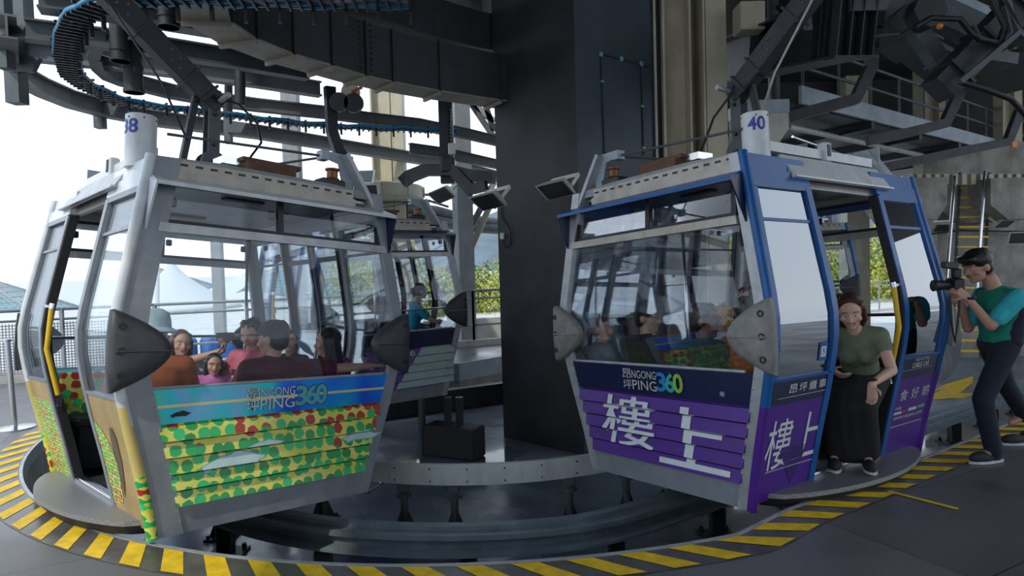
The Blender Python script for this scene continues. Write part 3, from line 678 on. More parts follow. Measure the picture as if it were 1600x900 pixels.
        rect = ([(0, 0), (1, 0), (1, 1), (0, 1)], [(0, 1, 2, 3)])
        sd('sponsor_label', rect, (.56, .305, .68, .325), 'print_white'); sd('sponsor_label', rect, (.685, .305, .76, .33), 'red_part'); sd('sponsor_label', rect, (.79, .31, .93, .335), 'print_white'); sd('sponsor_label', rect, (.95, .315, 1.07, .34), 'teal_bracket')
        sd('lettering', '手利團', (.56, .34, .66, .365)); sd('lettering', 'WWW.HKJEBN.COM', (.56, .255, 1.04, .285)); 
        for a in ((.53, .205, 1.06, .212), (.53, .748, 1.06, .752), (.52, .652, 1.05, .655)): sd('livery_line', rect, a, 'print_silver')
        for a in ((-1.07, .148, -.53, .154), (-1.07, .632, -.53, .636)): sd('livery_line', rect, a, 'print_silver')
        tri = lambda *p: (list(p), [tuple(range(len(p)))])
        sd('livery_facet', tri((0, 1), (1, 1), (.6, 0)), (-.95, .02, -.62, .28), 'purple_dark')
        decal('access_sticker', rect, (-.66, .84, -.56, .96), lambda u, v: fpt('+X', u, v, .003), 'blue_frame', C); decal('access_symbol', text2d('♿'), (-.64, .865, -.58, .935), lambda u, v: fpt('+X', u, v, .005), 'print_white', C)
    if liv == 'mint':
        quad = ([(0, 0), (1, 0), (1, 1), (.45, 1)], [(0, 1, 2, 3)])
        end_text('livery_facet', quad, (.0, .09, .86, .585), 'mint', True, .003)
        for i, ch in enumerate('食好啲' if near > 0 else ''): end_text('livery_character', text2d(ch), (-.5 + i * .32, .46, -.37 + i * .32, .56), 'print_white', True, .006)
    return C
mat('logo_blue', (.02, .22, .55), .4); mat('logo_teal', (.03, .38, .32), .4); mat('logo_green', (.25, .5, .05), .4); mat('logo_pale', (.10, .45, .5), .4)
mat('cloud_print', (.50, .68, .70), .4); mat('cloud_edge', (.10, .40, .42), .4)
def cabin_matrix(x, y, yaw, p=0, r=0, refl=1):
    d = V((-math.sin(yaw), -math.cos(yaw), 0)); e = V((math.cos(yaw), -math.sin(yaw), 0)) * refl
    Z = (V((0, 0, 1)) - d * p - e * r).normalized(); X = (d + V((0, 0, 1)) * p); X = (X - Z * X.dot(Z)).normalized(); Y = Z.cross(X)
    O = V((x, y, 3)) - Z * 3
    return Mx(((X.x, Y.x, Z.x, O.x), (X.y, Y.y, Z.y, O.y), (X.z, Y.z, Z.z, O.z), (0, 0, 0, 1)))
M38 = cabin_matrix(-2.4057, 5.3891, .748, .0871, .0372, 1)
M40 = cabin_matrix(1.9466, 5.5416, -.6037, .0612, .0203, -1)
M3 = cabin_matrix(-2.2, 9.0, .927, 0, 0, 1)
M4 = cabin_matrix(5.9, 13.2, -1.1, 0, 0, -1)
C38 = build_cabin('cable_car_cabin', 'white-framed cabin wrapped in green and red leaf print with shiny blue band', M38, 1, 'leaf')
C40 = build_cabin('cable_car_cabin', 'blue-framed purple cabin numbered 40 with its door open', M40, -1, 'purple')
C3 = build_cabin('cable_car_cabin', 'purple and mint cabin behind the leaf-print cabin, cleaner in teal inside', M3, 1, 'mint')
C4 = build_cabin('cable_car_cabin', 'small far cabin seen through the open doorway of cabin 40', M4, -1, 'mint')
# ------------------------------------------------------------------ platform and pit
mat('rail_paint', (.20, .25, .28), .4, .1, .2, 6, dirt=.3)
CC = V((-.34, 8.145, 0)); RR = 4.73
def arc(t, r=RR, z=0): a = R_(t); return V((CC.x + r * math.sin(a), CC.y - r * math.cos(a), z))
path = [arc(t) for t in range(-76, 22, 2)] + [V((1.73, 4.06, 0)), V((2.27, 4.40, 0)), V((3.07, 4.925, 0)), V((4.42, 5.84, 0)), V((9.4, 9.22, 0)), V((18, 15.05, 0))]
far = [V((-4.95, 8, 0)), V((-4.7, 9.3, 0)), V((-3.9, 10.4, 0)), V((-2.8, 10.95, 0)), V((-1.7, 10.75, 0)), V((-.92, 10.65, 0)), V((-.29, 11.3, 0)), V((2, 13.4, 0)), V((2.0, 14.4, 0))]
outer = [V((-16, 14.4 - 5, 0)), V((-16, -10, 0)), V((24, -10, 0)), V((24, 16, 0))]
bound = path[::-1] + far + outer       # from far right along the edge to the far left
tr = tessellate_polygon([bound])
mb = MB().add(bound, [tuple(t) for t in tr]); n = len(bound)
mb.mi = 1; mb.add([p for p in bound] + [p - V((0, 0, .9)) for p in bound], [(i, (i + 1) % n, n + (i + 1) % n, n + i) for i in range(n)])
fl = struct('floor', mb, ['granite_tiles', 'concrete'])
# steel lip
mb = MB().sweep([p + V((0, 0, .002)) for p in far[::-1][0:0] + path], [(-.012, -.12), (.012, -.12), (.012, .006), (-.012, .006)])
struct('trim_1', mb, 'silver')
mb = MB().sweep([p for p in far[3:]], [(-.015, -.28), (.015, -.28), (.015, .01), (-.015, .01)]); struct('trim_2', mb, 'fascia_grey')
# striped margin, resampled by length
def resample(pts, step):
    out = [pts[0].copy()]; acc = 0
    for a, b in zip(pts, pts[1:]):
        l = (b - a).length; t = step - acc
        while t <= l: out.append(a + (b - a) * (t / l)); t += step
        acc = (acc + l) % step
    return out
stp = .295 / 4; rs = resample(path, stp)
def nrm(i):
    t = (rs[min(i + 1, len(rs) - 1)] - rs[max(i - 1, 0)]).normalized(); return V((t.y, -t.x, 0))
bw = .255
mb = MB(); vs = []
for i in range(len(rs)): vs += [rs[i] + V((0, 0, .003)) + nrm(i) * .012, rs[i] + nrm(i) * bw + V((0, 0, .003))]
mb.add(vs, [(2 * i, 2 * i + 1, 2 * i + 3, 2 * i + 2) for i in range(len(rs) - 1)])
mb.mi = 1; s0 = min(range(len(rs)), key=lambda i: (rs[i] - V((-2.38, 3.85, 0))).length) % 4
i = s0
while i + 6 < len(rs) - 1:
    a, b, c, d = rs[i] + nrm(i) * .02, rs[i + 2] + nrm(i + 2) * .02, rs[i + 5] + nrm(i + 5) * (bw - .01), rs[i + 3] + nrm(i + 3) * (bw - .01)
    mb.add([q + V((0, 0, .006)) for q in (a, b, c, d)], [(0, 1, 2, 3)]); i += 4
struct('trim_3', mb, ['kerb_worn', 'yellow_line'])
mb = MB(); a = G(1388, 768); b = G(1497, 796); d = (b - a).normalized(); q = V((d.y, -d.x, 0)) * .02
mb.add([a + q + V((0, 0, .004)), b + q + V((0, 0, .004)), b - q + V((0, 0, .004)), a - q + V((0, 0, .004))], [(0, 1, 2, 3)]); struct('trim_4', mb, 'yellow_line')
# pit floor with hazard stripes beyond the rails
mb = MB().box((5, 5.6, -.85), (44, 21.2, .1)); struct('floor_pit', mb, 'pit_wet')
mb = MB()
p0, p1 = G(1437, 628, -.8), G(1600, 590, -.8)
for a, b, c, d in (((1437, 626), (1478, 606), (1522, 596), (1490, 622)), ((1490, 622), (1500, 614), (1560, 616), (1560, 626)), ((1455, 612), (1478, 600), (1520, 588), (1520, 596))):
    mb.add([G(*q, -.795) for q in (a, b, c, d)], [(0, 1, 2, 3)])
struct('trim_5', mb, 'yellow_line')
# ------------------------------------------------------------------ hall shell
struct('ceiling', MB().box((2.6, -.7, 6.4), (13.2, 18.6, .3)).box((12.6, 13.1, 6.4), (23, 9, .3)).box((-1.5, 9.55, 6.4), (5, 1.9, .3)), 'ceiling_dark')
struct('wall_far_darkening', MB().box((14.3, 17.4, 5.2), (18.4, .3, 2.4)), 'ceiling_dark')  # dark panel added to darken the bright gap behind the walkway
mb = MB().box((10, -9.8, .4), (28, .3, .8)); mb.box((10, -9.8, 5.6), (28, .3, 1.4))
for x in range(-4, 25, 4): mb.box((x, -9.8, 3), (.5, .5, 6))
struct('wall_back_light_tuning', mb, 'concrete')  # unseen wall, added with openings to tune light from behind the camera
def PL(px, py, p0, n):
    d = ray(px, py); o = V((0, 0, CH)); return o + d * ((V(p0) - o).dot(n) / d.dot(n))
# ------------------------------------------------------------------ central column
K = V((.85, 8.0, 0)); dl_ = V((-.72, .694, 0)); dr_ = V((.829, .559, 0))
a, b, c, d = K, K + dr_ * 1.5, K + dr_ * 1.5 + dl_ * 1.42, K + dl_ * 1.42
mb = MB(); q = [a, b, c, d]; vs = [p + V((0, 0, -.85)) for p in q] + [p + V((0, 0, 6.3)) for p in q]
mb.add(vs, [(3, 2, 1, 0), (4, 5, 6, 7), (2, 3, 7, 6), (3, 0, 4, 7)]); mb.mi = 1; mb.add([vs[0], vs[1], vs[5], vs[4], vs[2], vs[6]], [(0, 1, 2, 3), (1, 4, 5, 2)])  # right-hand faces take a bluer tone that paints the light on them
col = thing('concrete_column', mb, ['column_dark', 'column_lit_side'], 'massive dark square concrete column between the two front cabins', 'column')
nr = V((dr_.y, -dr_.x, 0)); K2 = K + nr * .012
def onr(px, py): return PL(px, py, K2, nr)
mb = MB()
for l in ([(938, 84), (970, 92), (1003, 102), (1016, 105)], [(939, 84), (945, 240)], [(1002, 102), (1006, 242)]): mb.tube([onr(*p) for p in l], .009, 6)
cd = thing('conduit', mb, 'steel_dark', 'thin square loop of conduit with green clips on the column', 'conduit')
for px, py in ((939, 85), (971, 92), (1002, 100), (941, 127), (1004, 166), (1006, 231)):
    MB().box(onr(px, py) - cd.location, (.05, .03, .06 if py < 110 else .03), dr_, nr, bev=.006).build('clip', 'teal_bracket', cd)
nl = V((-.694, -.72, 0)); K3 = K + nl * .02
for px, py in ((785, 369),):
    thing('junction_box', MB().box(PL(px, py, K3, nl), (.07, .04, .09), dl_, nl, bev=.008), 'lamp_white', 'small cream junction box on the dark column below the floodlight', 'junction box')
thing('junction_box', MB().box(PL(884, 358, K3, nl), (.05, .04, .09), dl_, nl, bev=.008), 'lamp_white', 'small cream junction box beside the visor of cabin 40', 'junction box')
thing('power_cable', MB().tube([PL(*p, K3, nl) for p in ((782, 312), (784, 340), (797, 360), (798, 380), (790, 388), (786, 376))], .008, 6), 'cable_black', 'black cable hanging in a loop from the floodlight', 'cable', smooth=90)
# floodlights
def flood(c, face, side, label, s=1.):
    c = V(c); face = V(face).normalized(); side = V(side).normalized(); up = side.cross(face)
    e = empty('floodlight', c); tag(e, label, 'floodlight')
    mb = MB(); w, h, d0 = .20 * s, .15 * s, .10 * s
    vs = [side * (x * w) + up * (y * h) + face * 0 for x, y in ((-1, -1), (1, -1), (1, 1), (-1, 1))] + [side * (x * w * .6) + up * (y * h * .45) - face * d0 for x, y in ((-1, -1), (1, -1), (1, 1), (-1, 1))]
    mb.add(vs, [(0, 1, 2, 3), (7, 6, 5, 4), (0, 4, 5, 1), (1, 5, 6, 2), (2, 6, 7, 3), (3, 7, 4, 0)]); mb.build('housing', 'lamp_white', e)
    MB().box(face * .006, (w * 1.7, h * 1.7, .008), side, up, face).build('lamp_glass', 'lamp_glass', e)
    mb = MB()
    for k in (-1, 1): mb.beam(side * (k * w * 1.05) - face * .03, side * (k * w * .9) - face * .22 + up * .06, .012, .04)
    mb.beam(side * (-w * .9) - face * .22 + up * .06, side * (w * .9) - face * .22 + up * .06, .012, .04); mb.build('bracket', 'lamp_white', e)
    return e
flood(B(762, 315, 7.75), (-.45, -.3, -.85), (.8, -.6, .1), 'white floodlight angled down from the left edge of the dark column')
flood(B(868, 297, 7.4), (-.45, -.3, -.85), (.8, -.6, .1), 'white floodlight on the dark column beside the visor of cabin 40')
flood(B(572, 302, 12.0), (0.1, -.9, -.4), (1, 0, 0), 'small white floodlight under the round column collar', 1.2)
flood(B(565, 276, 12.2), (-.2, -.7, .6), (1, 0, 0), 'small white floodlight tilted up on top of the column collar', 1.2)
flood(B(690, 305, 12.0), (-.5, -.3, -.8), (.7, -.5, .2), 'small grey floodlight on a pole beside the slanting braces', 1.2)
# ------------------------------------------------------------------ cream ribbed column and others
def vcol(px0, px1, py, Y, z0, z1, label, m, prof=None, name='steel_column', rot=0):
    p = B((px0 + px1) / 2, py, Y); w = (px1 - px0) / F * Y; mb = MB()
    X = V((math.cos(rot), math.sin(rot), 0)); Yv = V((-math.sin(rot), math.cos(rot), 0)); c = V((p.x, p.y, (z0 + z1) / 2)); h = z1 - z0
    if prof == 'H':
        t = .03; mb.box(c - Yv * (w * .35), (w, t, h), X, Yv); mb.box(c + Yv * (w * .35), (w, t, h), X, Yv); mb.box(c, (t, w * .7, h), X, Yv)
    elif prof == 'X':
        t = .03; mb.box(c - X * (w * .48), (t, w * .7, h), X, Yv); mb.box(c + X * (w * .1), (t, w * .7, h), X, Yv); mb.box(c - X * (w * .19), (w * .58, t, h), X, Yv); mb.box(c + X * w * .32, (w * .36, w * .6, h), X, Yv)
    elif prof == 'round': mb.lathe([(w / 2, -h / 2), (w / 2, h / 2)], c, 20)
    else: mb.box(c, (w, w * .8, h), X, Yv)
    return thing(name, mb, m, label, 'column', smooth=40 if prof == 'round' else 0)
mb = MB(); Yc = 9.0; xa = lambda px: B(px, 150, Yc).x
for px in (1018, 1031, 1071, 1092): mb.box((xa(px), Yc, 2.6), (.03, .55, 7.4))
mb.box(((xa(1018) + xa(1031)) / 2, Yc + .1, 2.6), (xa(1031) - xa(1018), .03, 7.4)); mb.box(((xa(1031) + xa(1071)) / 2, Yc - .02, 2.6), (xa(1071) - xa(1031), .03, 7.4))
mb.box(((xa(1071) + xa(1092)) / 2, Yc + .15, 2.6), (xa(1092) - xa(1071), .03, 7.4)); mb.box(((xa(1095) + xa(1126)) / 2, Yc - .02, 2.6), (xa(1126) - xa(1095), .5, 7.4))
thing('steel_column', mb, 'cream', 'cream column of deep vertical ribs right of the dark column', 'column')
vcol(583, 631, 200, 14, -.0, 6.3, 'cream H-shaped column carrying a round collar', 'cream', 'X')
mb = MB().lathe([(1.02, -.14), (1.05, -.12), (1.05, .12), (1.02, .14), (.3, .2)], (B(583, 303, 13.6).x, 13.6, B(583, 303, 13.6).z), 32)
for k in range(10): a = k * .63; mb.box((B(583, 303, 13.6).x + 1.06 * math.cos(a), 13.6 + 1.06 * math.sin(a), B(583, 303, 13.6).z), (.05, .05, .22))
thing('column_collar', mb, 'cream', 'round cream collar around the H-shaped column', 'column collar', smooth=40)
vcol(443, 467, 200, 12.5, 0, 6.3, 'grey square post behind the roof of the leaf-print cabin', 'steel_grey')
vcol(333, 348, 420, 22, -.9, 5.4, 'pale slim post seen through the leaf-print cabin window', 'steel_grey')
vcol(709, 735, 300, 13.5, -.8, 6.3, 'two-tone grey post left of the dark column', 'steel_grey', rot=.5)
vcol(687, 708, 210, 9.6, 2.85, 5.2, 'dark hanging post with cable chain left of the dark column', 'steel_dark', name='hanging_post')
vcol(1155, 1182, 420, 12.5, -.8, 6.3, 'cream column seen through the window of cabin 40', 'cream', 'X')
vcol(1318, 1352, 420, 17, -.8, 6.3, 'cream column behind the small far cabin', 'cream')
vcol(1205, 1222, 420, 11, -.8, 6.3, 'slim grey round post seen through the door glass of cabin 40', 'steel_mid', 'round')
vcol(1435, 1475, 150, 16, 2.0, 6.3, 'cream column above the walkway railing', 'cream', 'X')
vcol(1560, 1590, 190, 15, 2.0, 6.3, 'cream column above the far end of the walkway', 'cream', 'X')
# ------------------------------------------------------------------ dark girder overhead
gp = [G(x, y, 3.85) for x, y in ((300, -40), (322, 30), (372, 62), (437, 88), (500, 106), (555, 122), (600, 132), (675, 146), (770, 160), (800, 164))]
mb = MB().sweep(gp, [(-.22, 0), (.22, 0), (.22, .025), (.06, .025), (.06, .62), (.22, .62), (.22, .65), (-.22, .65), (-.22, .62), (-.06, .62), (-.06, .025), (-.22, .025)] if 0 else [(-.2, 0), (.2, 0), (.2, .6), (-.2, .6)])
for i in range(1, len(gp) - 1):
    t = (gp[i + 1] - gp[i - 1]).normalized(); sd_ = V((t.y, -t.x, 0))
    mb.box(gp[i] + V((0, 0, .3)), (.46, .02, .64), sd_, t, V((0, 0, 1)))
    if i in (2, 5):
        for k in range(9): mb.ell(gp[i] + sd_ * .21 + t * .08 + V((0, 0, .06 + k * .065)), (.018, .018, .018), n=8, m=5); mb.ell(gp[i] + sd_ * .21 - t * .08 + V((0, 0, .06 + k * .065)), (.018, .018, .018), n=8, m=5)
rg = thing('ring_girder', mb, 'steel_girder', 'heavy dark curved box girder overhead running into the column', 'girder')
mb = MB().sweep([p - rg.location - V((0, 0, .012)) for p in gp], [(-.2, -.01), (.2, -.01), (.2, .01), (-.2, .01)])
for i in range(1, len(gp) - 1): t = (gp[i + 1] - gp[i - 1]).normalized(); mb.box(gp[i] - rg.location - V((0, 0, .04)), (.42, .03, .05), V((t.y, -t.x, 0)), t)
mb.build('underside_lit_plate', 'underside_lit', rg)  # added plate whose beige paints ground-bounced light on the girder's underside
gp2 = [p + V((.25, .9, .75)) for p in gp]
mb = MB().sweep(gp2, [(-.5, 0), (.5, 0), (.5, .5), (-.5, .5)]); thing('ring_girder', mb, 'steel_girder', 'second dark curved girder above and behind the heavy one', 'girder')
mb = MB().box((.2, 8.6, 5.75), (6.5, 5.5, .25))
for k in range(6): mb.box((-2.6 + k * 1.1, 8.6, 5.5), (.12, 5.4, .3))
thing('machine_deck', mb, 'steel_girder', 'dark steel machine deck high above the turning circle', 'deck')
# ------------------------------------------------------------------ curved rails at the left
def rail(name, pts, z, w, h, m, label, cat='rail beam'):
    ps = [G(x, y, z) for x, y in pts]; t = .02
    prof = [(-w / 2, -h / 2), (w / 2, -h / 2), (w / 2, -h / 2 + t), (t / 2, -h / 2 + t), (t / 2, h / 2 - t), (w / 2, h / 2 - t), (w / 2, h / 2), (-w / 2, h / 2), (-w / 2, h / 2 - t), (-t / 2, h / 2 - t), (-t / 2, -h / 2 + t), (-w / 2, -h / 2 + t)]
    return thing(name, MB().sweep(ps, prof), m, label, cat)
rail('curved_beam', [(10, 40), (14, 80), (24, 103), (43, 124), (67, 137), (110, 155), (167, 171), (233, 184), (300, 193), (360, 201), (400, 206), (510, 224), (583, 236), (690, 254), (800, 280)], 4.0, .16, .23, 'beam_grey', 'lowest and widest curved grey beam sweeping round at upper left')
rail('curved_beam', [(150, 60), (146, 78), (152, 98), (168, 113), (190, 122), (217, 130), (267, 143), (333, 155), (400, 164), (510, 176), (583, 186), (653, 194), (733, 210), (800, 226)], 4.0, .12, .18, 'beam_grey', 'smaller curved grey beam inside the widest one')
rail('straight_beam', [(40, 47), (200, 66), (353, 90), (480, 112)], 4.0, .14, .2, 'steel_mid', 'dark straight beam crossing behind the hanger of the leaf-print cabin')
rail('straight_beam', [(40, 80), (200, 98), (400, 124), (500, 140)], 4.1, .14, .2, 'steel_grey', 'pale straight beam below the dark straight one')
rail('straight_beam', [(60, 2), (200, 20), (330, 42)], 4.0, .2, .16, 'steel_mid', 'uppermost straight beam at upper left')
rail('perforated_beam', [(640, 232), (700, 240), (800, 262)], 3.8, .1, .2, 'steel_mid', 'short perforated beam left of the dark column')
# cable chain
cpts = [G(x, y, 3.8) for x, y in ((640, 8), (480, 8), (330, 4), (250, 3), (197, 4), (153, 13), (123, 30), (108, 57), (104, 90), (112, 120), (135, 137), (167, 152), (200, 163), (280, 174), (367, 184), (400, 188), (450, 194), (510, 199), (583, 203), (650, 205), (720, 208))]
cp = resample([p for p in cpts], .09); e = empty('cable_chain', cp[0]); tag(e, 'black and blue cable chain curving round above the leaf-print cabin', 'cable chain'); loc = e.location
mb = MB()
for k in range(0, len(cp) - 1):
    t = (cp[min(k + 1, len(cp) - 1)] - cp[k - 1 if k else 0]).normalized(); sd_ = V((t.y, -t.x, 0))
    mb.box(cp[k] - loc, (.22, .02, .03), sd_, t)
    if k % 3 == 0: mb.box(cp[k] - loc + V((0, 0, .05)), (.27, .02, .02), sd_, t); mb.box(cp[k] - loc - V((0, 0, .06)) + sd_ * .1, (.03, .03, .12), sd_, t)
mb.build('link', 'black_metal', e)['kind'] = 'stuff'
for q, m in ((-.10, 'blue_cable'), (-.035, 'steel_grey'), (.035, 'blue_cable'), (.10, 'blue_cable')):
    ps = []
    for k in range(len(cp)):
        t = (cp[min(k + 1, len(cp) - 1)] - cp[k - 1 if k else 0]).normalized(); ps.append(cp[k] - loc + V((t.y, -t.x, 0)) * q + V((0, 0, .03 + .012 * math.sin(k * .9 + q * 30))))
    MB().tube(ps[::2], .022, 6).build('cable', m, e, smooth=90)
# hanging stubs and brackets
def drop(px, y0, y1, z, w, label, m='steel_mid', r=None):
    p = G(px, y0, z); l = (y1 - y0) / F * p.y; mb = MB()
    if r: mb.cyl(p + V((0, 0, .1)), p - V((0, 0, l)), r, 14); mb.cyl(p - V((0, 0, l * .55)), p - V((0, 0, l * .62)), r * 1.12, 14); mb.cyl(p - V((0, 0, l * .95)), p - V((0, 0, l)), r * 1.12, 14)
    else: mb.box(p - V((0, 0, l / 2 - .1)), (w, w, l + .2)); mb.prism([(0, 0), (.22, .0), (.3, .14), (0, .2)], p - V((-.02, .03, l * .55)), V((1, 0, 0)), V((0, 0, 1)), .06)
    return thing('hanging_stub', mb, m, label, 'hanger stub', smooth=30 if r else 0)
drop(3, 0, 105, 4.4, .12, 'thick grey stub hanging at the upper left corner'); drop(22, 60, 160, 4.2, .15, 'grey stub with gusset below the widest curved beam, leftmost'); drop(155, 160, 200, 4.1, .12, 'grey stub under the widest curved beam, second from the end')
drop(205, 50, 143, 4.1, .2, 'dark round stub beside the hanger arm of the leaf-print cabin', 'steel_dark', .09); drop(186, 55, 95, 4.0, .2, 'short dark round stub just left of a longer one', 'steel_dark', .085); drop(262, 5, 42, 4.1, .2, 'short dark round stub under the blue cables', 'steel_dark', .09)
drop(356, 190, 224, 4.0, .1, 'small grey stub right of the cabin hanger')
mb = MB().tube([B(358, 40, 8), B(358, 78, 8), B(375, 95, 8), B(375, 165, 8)], .065, 12); thing('bent_pipe', mb, 'steel_dark', 'dark pipe with an offset bend under the curved girder', 'pipe', smooth=40)
thing('hanging_pipe', MB().cyl(B(357, 95, 8.4), B(357, 175, 8.4), .05), 'steel_mid', 'straight grey pipe just left of the bent pipe', 'pipe', smooth=40)
for (x, y), lb in (((85, 55), 'grey slotted arm reaching from the cable chain, upper'), ((130, 105), 'grey slotted arm reaching from the cable chain, lower')):
    thing('slotted_arm', MB().beam(B(x + 25, y - 15, 7), B(x + 85, y + 5, 6.6), .05, .07), 'steel_dark', lb, 'bracket')
thing('sensor_head', MB().cyl(B(84, 60, 6.8), B(97, 55, 6.8), .05, 14), 'lamp_white', 'small white round sensor left of the cable chain', 'sensor', smooth=40)
thing('box_post', MB().box(B(36, 40, 7.4), (.18, .16, 1.0), bev=.02), 'steel_mid', 'wide grey box post in the upper left corner', 'post')
# slanting braces between post and column
for i, (p, q, m, lb) in enumerate((((735, 160), (772, 215), 'steel_mid', 'upper dark brace left of the column'), ((712, 140), (772, 190), 'steel_grey', 'upper pale brace left of the column'), ((757, 160), (772, 205), 'steel_dark', 'short steep dark brace touching the column'),
                                   ((700, 425), (772, 285), 'steel_grey', 'lower long pale brace between post and column'), ((722, 420), (775, 300), 'cream', 'lower cream brace beside the long pale one'), ((650, 370), (712, 520), 'steel_grey', 'pale brace leaning behind the cleaner'), ((640, 100), (712, 165), 'steel_grey', 'pale diagonal brace near the cream H column'))):
    thing('diagonal_brace', MB().beam(B(*p, 13.8), B(*q, 13.8), .16, .12), m, lb, 'brace')
thing('cross_beam', MB().beam(B(720, 290, 13.4), B(790, 276, 13.4), .2, .14), 'cream', 'cream beam end meeting the slanting braces', 'beam')
def arc_pipe(pts, Y0, Y1, r, m, lb):
    n = len(pts); thing('curved_pipe', MB().tube([B(x, y, Y0 + (Y1 - Y0) * i / (n - 1)) for i, (x, y) in enumerate(pts)], r, 10), m, lb, 'pipe rail', smooth=60)
arc_pipe([(630, 325), (680, 330), (730, 343), (790, 350)], 14, 17, .13, 'steel_mid', 'fat curved pipe behind the small roof, upper')
arc_pipe([(630, 340), (680, 345), (730, 354), (790, 358)], 14, 17, .15, 'steel_mid', 'fat curved pipe behind the small roof, lower')
for k, (a, b) in enumerate((((630, 300), (775, 325)), ((640, 312), (700, 323)), ((700, 262), (775, 300)))):
    arc_pipe([a, ((a[0] + b[0]) / 2, (a[1] + b[1]) / 2 - 4), b], 15, 16, .03, 'steel_mid', ('thin upper hoop pipe beside the collar', 'thin lower hoop pipe beside the collar', 'thin sloping pipe near the column')[k])
# dark hanger assembly left of the column
mb = MB().sweep([B(628, 286, 9.6), B(640, 276, 9.6), B(665, 266, 9.5), B(705, 266, 9.4), B(735, 274, 9.3), B(772, 278, 9.2)], [(-.09, -.08), (.09, -.08), (.09, .08), (-.09, .08)])
mb.beam(B(712, 270, 9.3), B(740, 300, 9.2), .12, .16); mb.beam(B(738, 296, 9.2), B(760, 290, 9.1), .1, .14); mb.box(B(700, 258, 9.4), (.2, .2, .22), bev=.02)
thing('bent_hanger', mb, 'steel_dark', 'dark bent hanger below the hanging post left of the column', 'hanger')
mb = MB()
for k in range(16): mb.box(B(702, 172 + k * 5.2, 9.35), (.05, .08, .03))
thing('cable_chain', mb, 'black_metal', 'short vertical cable chain on the hanging post', 'cable chain')
thing('junction_box', MB().box(B(706, 233, 9.2), (.1, .08, .16), bev=.01), 'lamp_white', 'pale box on the hanging post', 'junction box')
thing('wheel_pair', MB().lathe([(.11, -.03), (.13, -.03), (.13, .03), (.11, .03)], B(530, 160, 8.8), 20, V((1, 0, 0)), V((0, 0, 1)), V((0, 1, 0))), 'black_metal', 'small black wheel beside the curved hanger, left one', 'wheel', smooth=40)
thing('wheel_pair', MB().lathe([(.11, -.03), (.13, -.03), (.13, .03), (.11, .03)], B(553, 161, 8.8), 20, V((1, 0, 0)), V((0, 0, 1)), V((0, 1, 0))), 'black_metal', 'small black wheel beside the curved hanger, right one', 'wheel', smooth=40)
thing('drive_wheel', MB().lathe([(.09, -.03), (.125, -.03), (.125, .03), (.09, .03)], B(548, 144, 8.9), 20, V((1, 0, 0)), V((0, 0, 1)), V((0, 1, 0))), 'cream', 'cream wheel with red arm above the black wheels', 'wheel', smooth=40)
thing('red_arm', MB().beam(B(550, 144, 8.75), B(566, 136, 8.75), .04, .03), 'red_part', 'red lever on the cream wheel', 'lever')
# ------------------------------------------------------------------ right-hand structure
def stiff(mb, p0, p1, w, h, n):
    a, b, d = frame_from(V(p1) - V(p0)); L_ = (V(p1) - V(p0)).length
    for k in range(n): mb.box(V(p0) + d * (L_ * (k + .5) / n), (w * .96, h * .96, .015), a, b, d)
p0, p1 = B(1110, 105, 10.6), B(1328, 42, 6.7); mb = MB().ibeam(p0, p1, .42, .62, .025)
a, b, d = frame_from(p1 - p0)
for t in (.0, -.12, -.22, -.4, -1.2, -2.0): mb.box(p1 + d * t, (.40, .60, .015), a, b, d)
for q in (-.19, -.06, .06, .19): mb.box(p1 + d * .07 + a * q, (.012, .58, .14), a, b, d)
mb.box(p1 + d * .08 - b * .31, (.46, .03, .22), a, b, d)
thing('plate_girder', mb, 'steel_dark', 'dark I-shaped girder with close stiffeners above cabin 40', 'girder')
p0, p1 = B(1180, 60, 13), B(1415, 8, 7.0); mb = MB().beam(p0, p1, .4, .55); a, b, d = frame_from(p1 - p0)
for t in range(12): mb.ell(p1 - d * (.1 + t * .12) + a * .205 - b * .2, (.015, .015, .015), n=6, m=4)
mb.mi = 1; mb.box(p1, (.4, .55, .02), a, b, d); thing('box_girder', mb, ['steel_dark', 'steel_mid'], 'dark box girder ending beside the tilted machinery arm', 'girder')
thing('bolted_plate', MB().prism([(0, 0), (.35, 0), (.42, .15), (.3, .4), (0, .4)], B(1325, 20, 6.6), V((1, 0, 0)), V((0, 0, 1)), .05), 'steel_mid', 'pale bolted plate on top of the stiffened girder', 'plate')
thing('perforated_plate', MB().prism([(0, 0), (.07, 0), (.2, .5), (.05, .5)], B(1270, 46, 5.2), V((-1, 0, 0)), V((0, 0, 1)), .02), 'steel_mid', 'perforated grey plate beside the hanger of cabin 40', 'plate')
def arm(name, pts, Y, w, h, m, lb, cat='machinery arm', collars=0):
    ps = [B(x, y, Y) for x, y in pts]; mb = MB().sweep(ps, [(-w / 2, -h / 2), (w / 2, -h / 2), (w / 2, h / 2), (-w / 2, h / 2)])
    for k in range(collars):
        p = ps[0] + (ps[-1] - ps[0]) * ((k + .5) / collars); mb.beam(p, p + (ps[-1] - ps[0]).normalized() * .025, w * 1.3, h * 1.2)
    return thing(name, mb, m, lb, cat)
arm('machinery_arm', [(1610, -10), (1465, 142)], 6.4, .26, .26, 'steel_dark', 'big dark box arm slanting down from the upper right corner', collars=3)
arm('machinery_arm', [(1402, 18), (1440, 60), (1482, 118)], 6.8, .16, .16, 'steel_mid', 'grey tilted arm with a hole in its head', collars=2)
thing('arm_head', MB().lathe([(.17, -.08), (.17, .08), (.07, .08), (.07, -.02)], B(1447, 20, 6.6), 8, V((1, 0, 0)), V((0, 0, 1)), V((0, 1, 0))), 'steel_dark', 'octagonal dark head with round hole on the tilted arm', 'machinery head')
arm('machinery_arm', [(1425, 8), (1500, 42), (1545, 70)], 7.0, .2, .22, 'steel_mid', 'pale grey arm crossing behind the machinery')
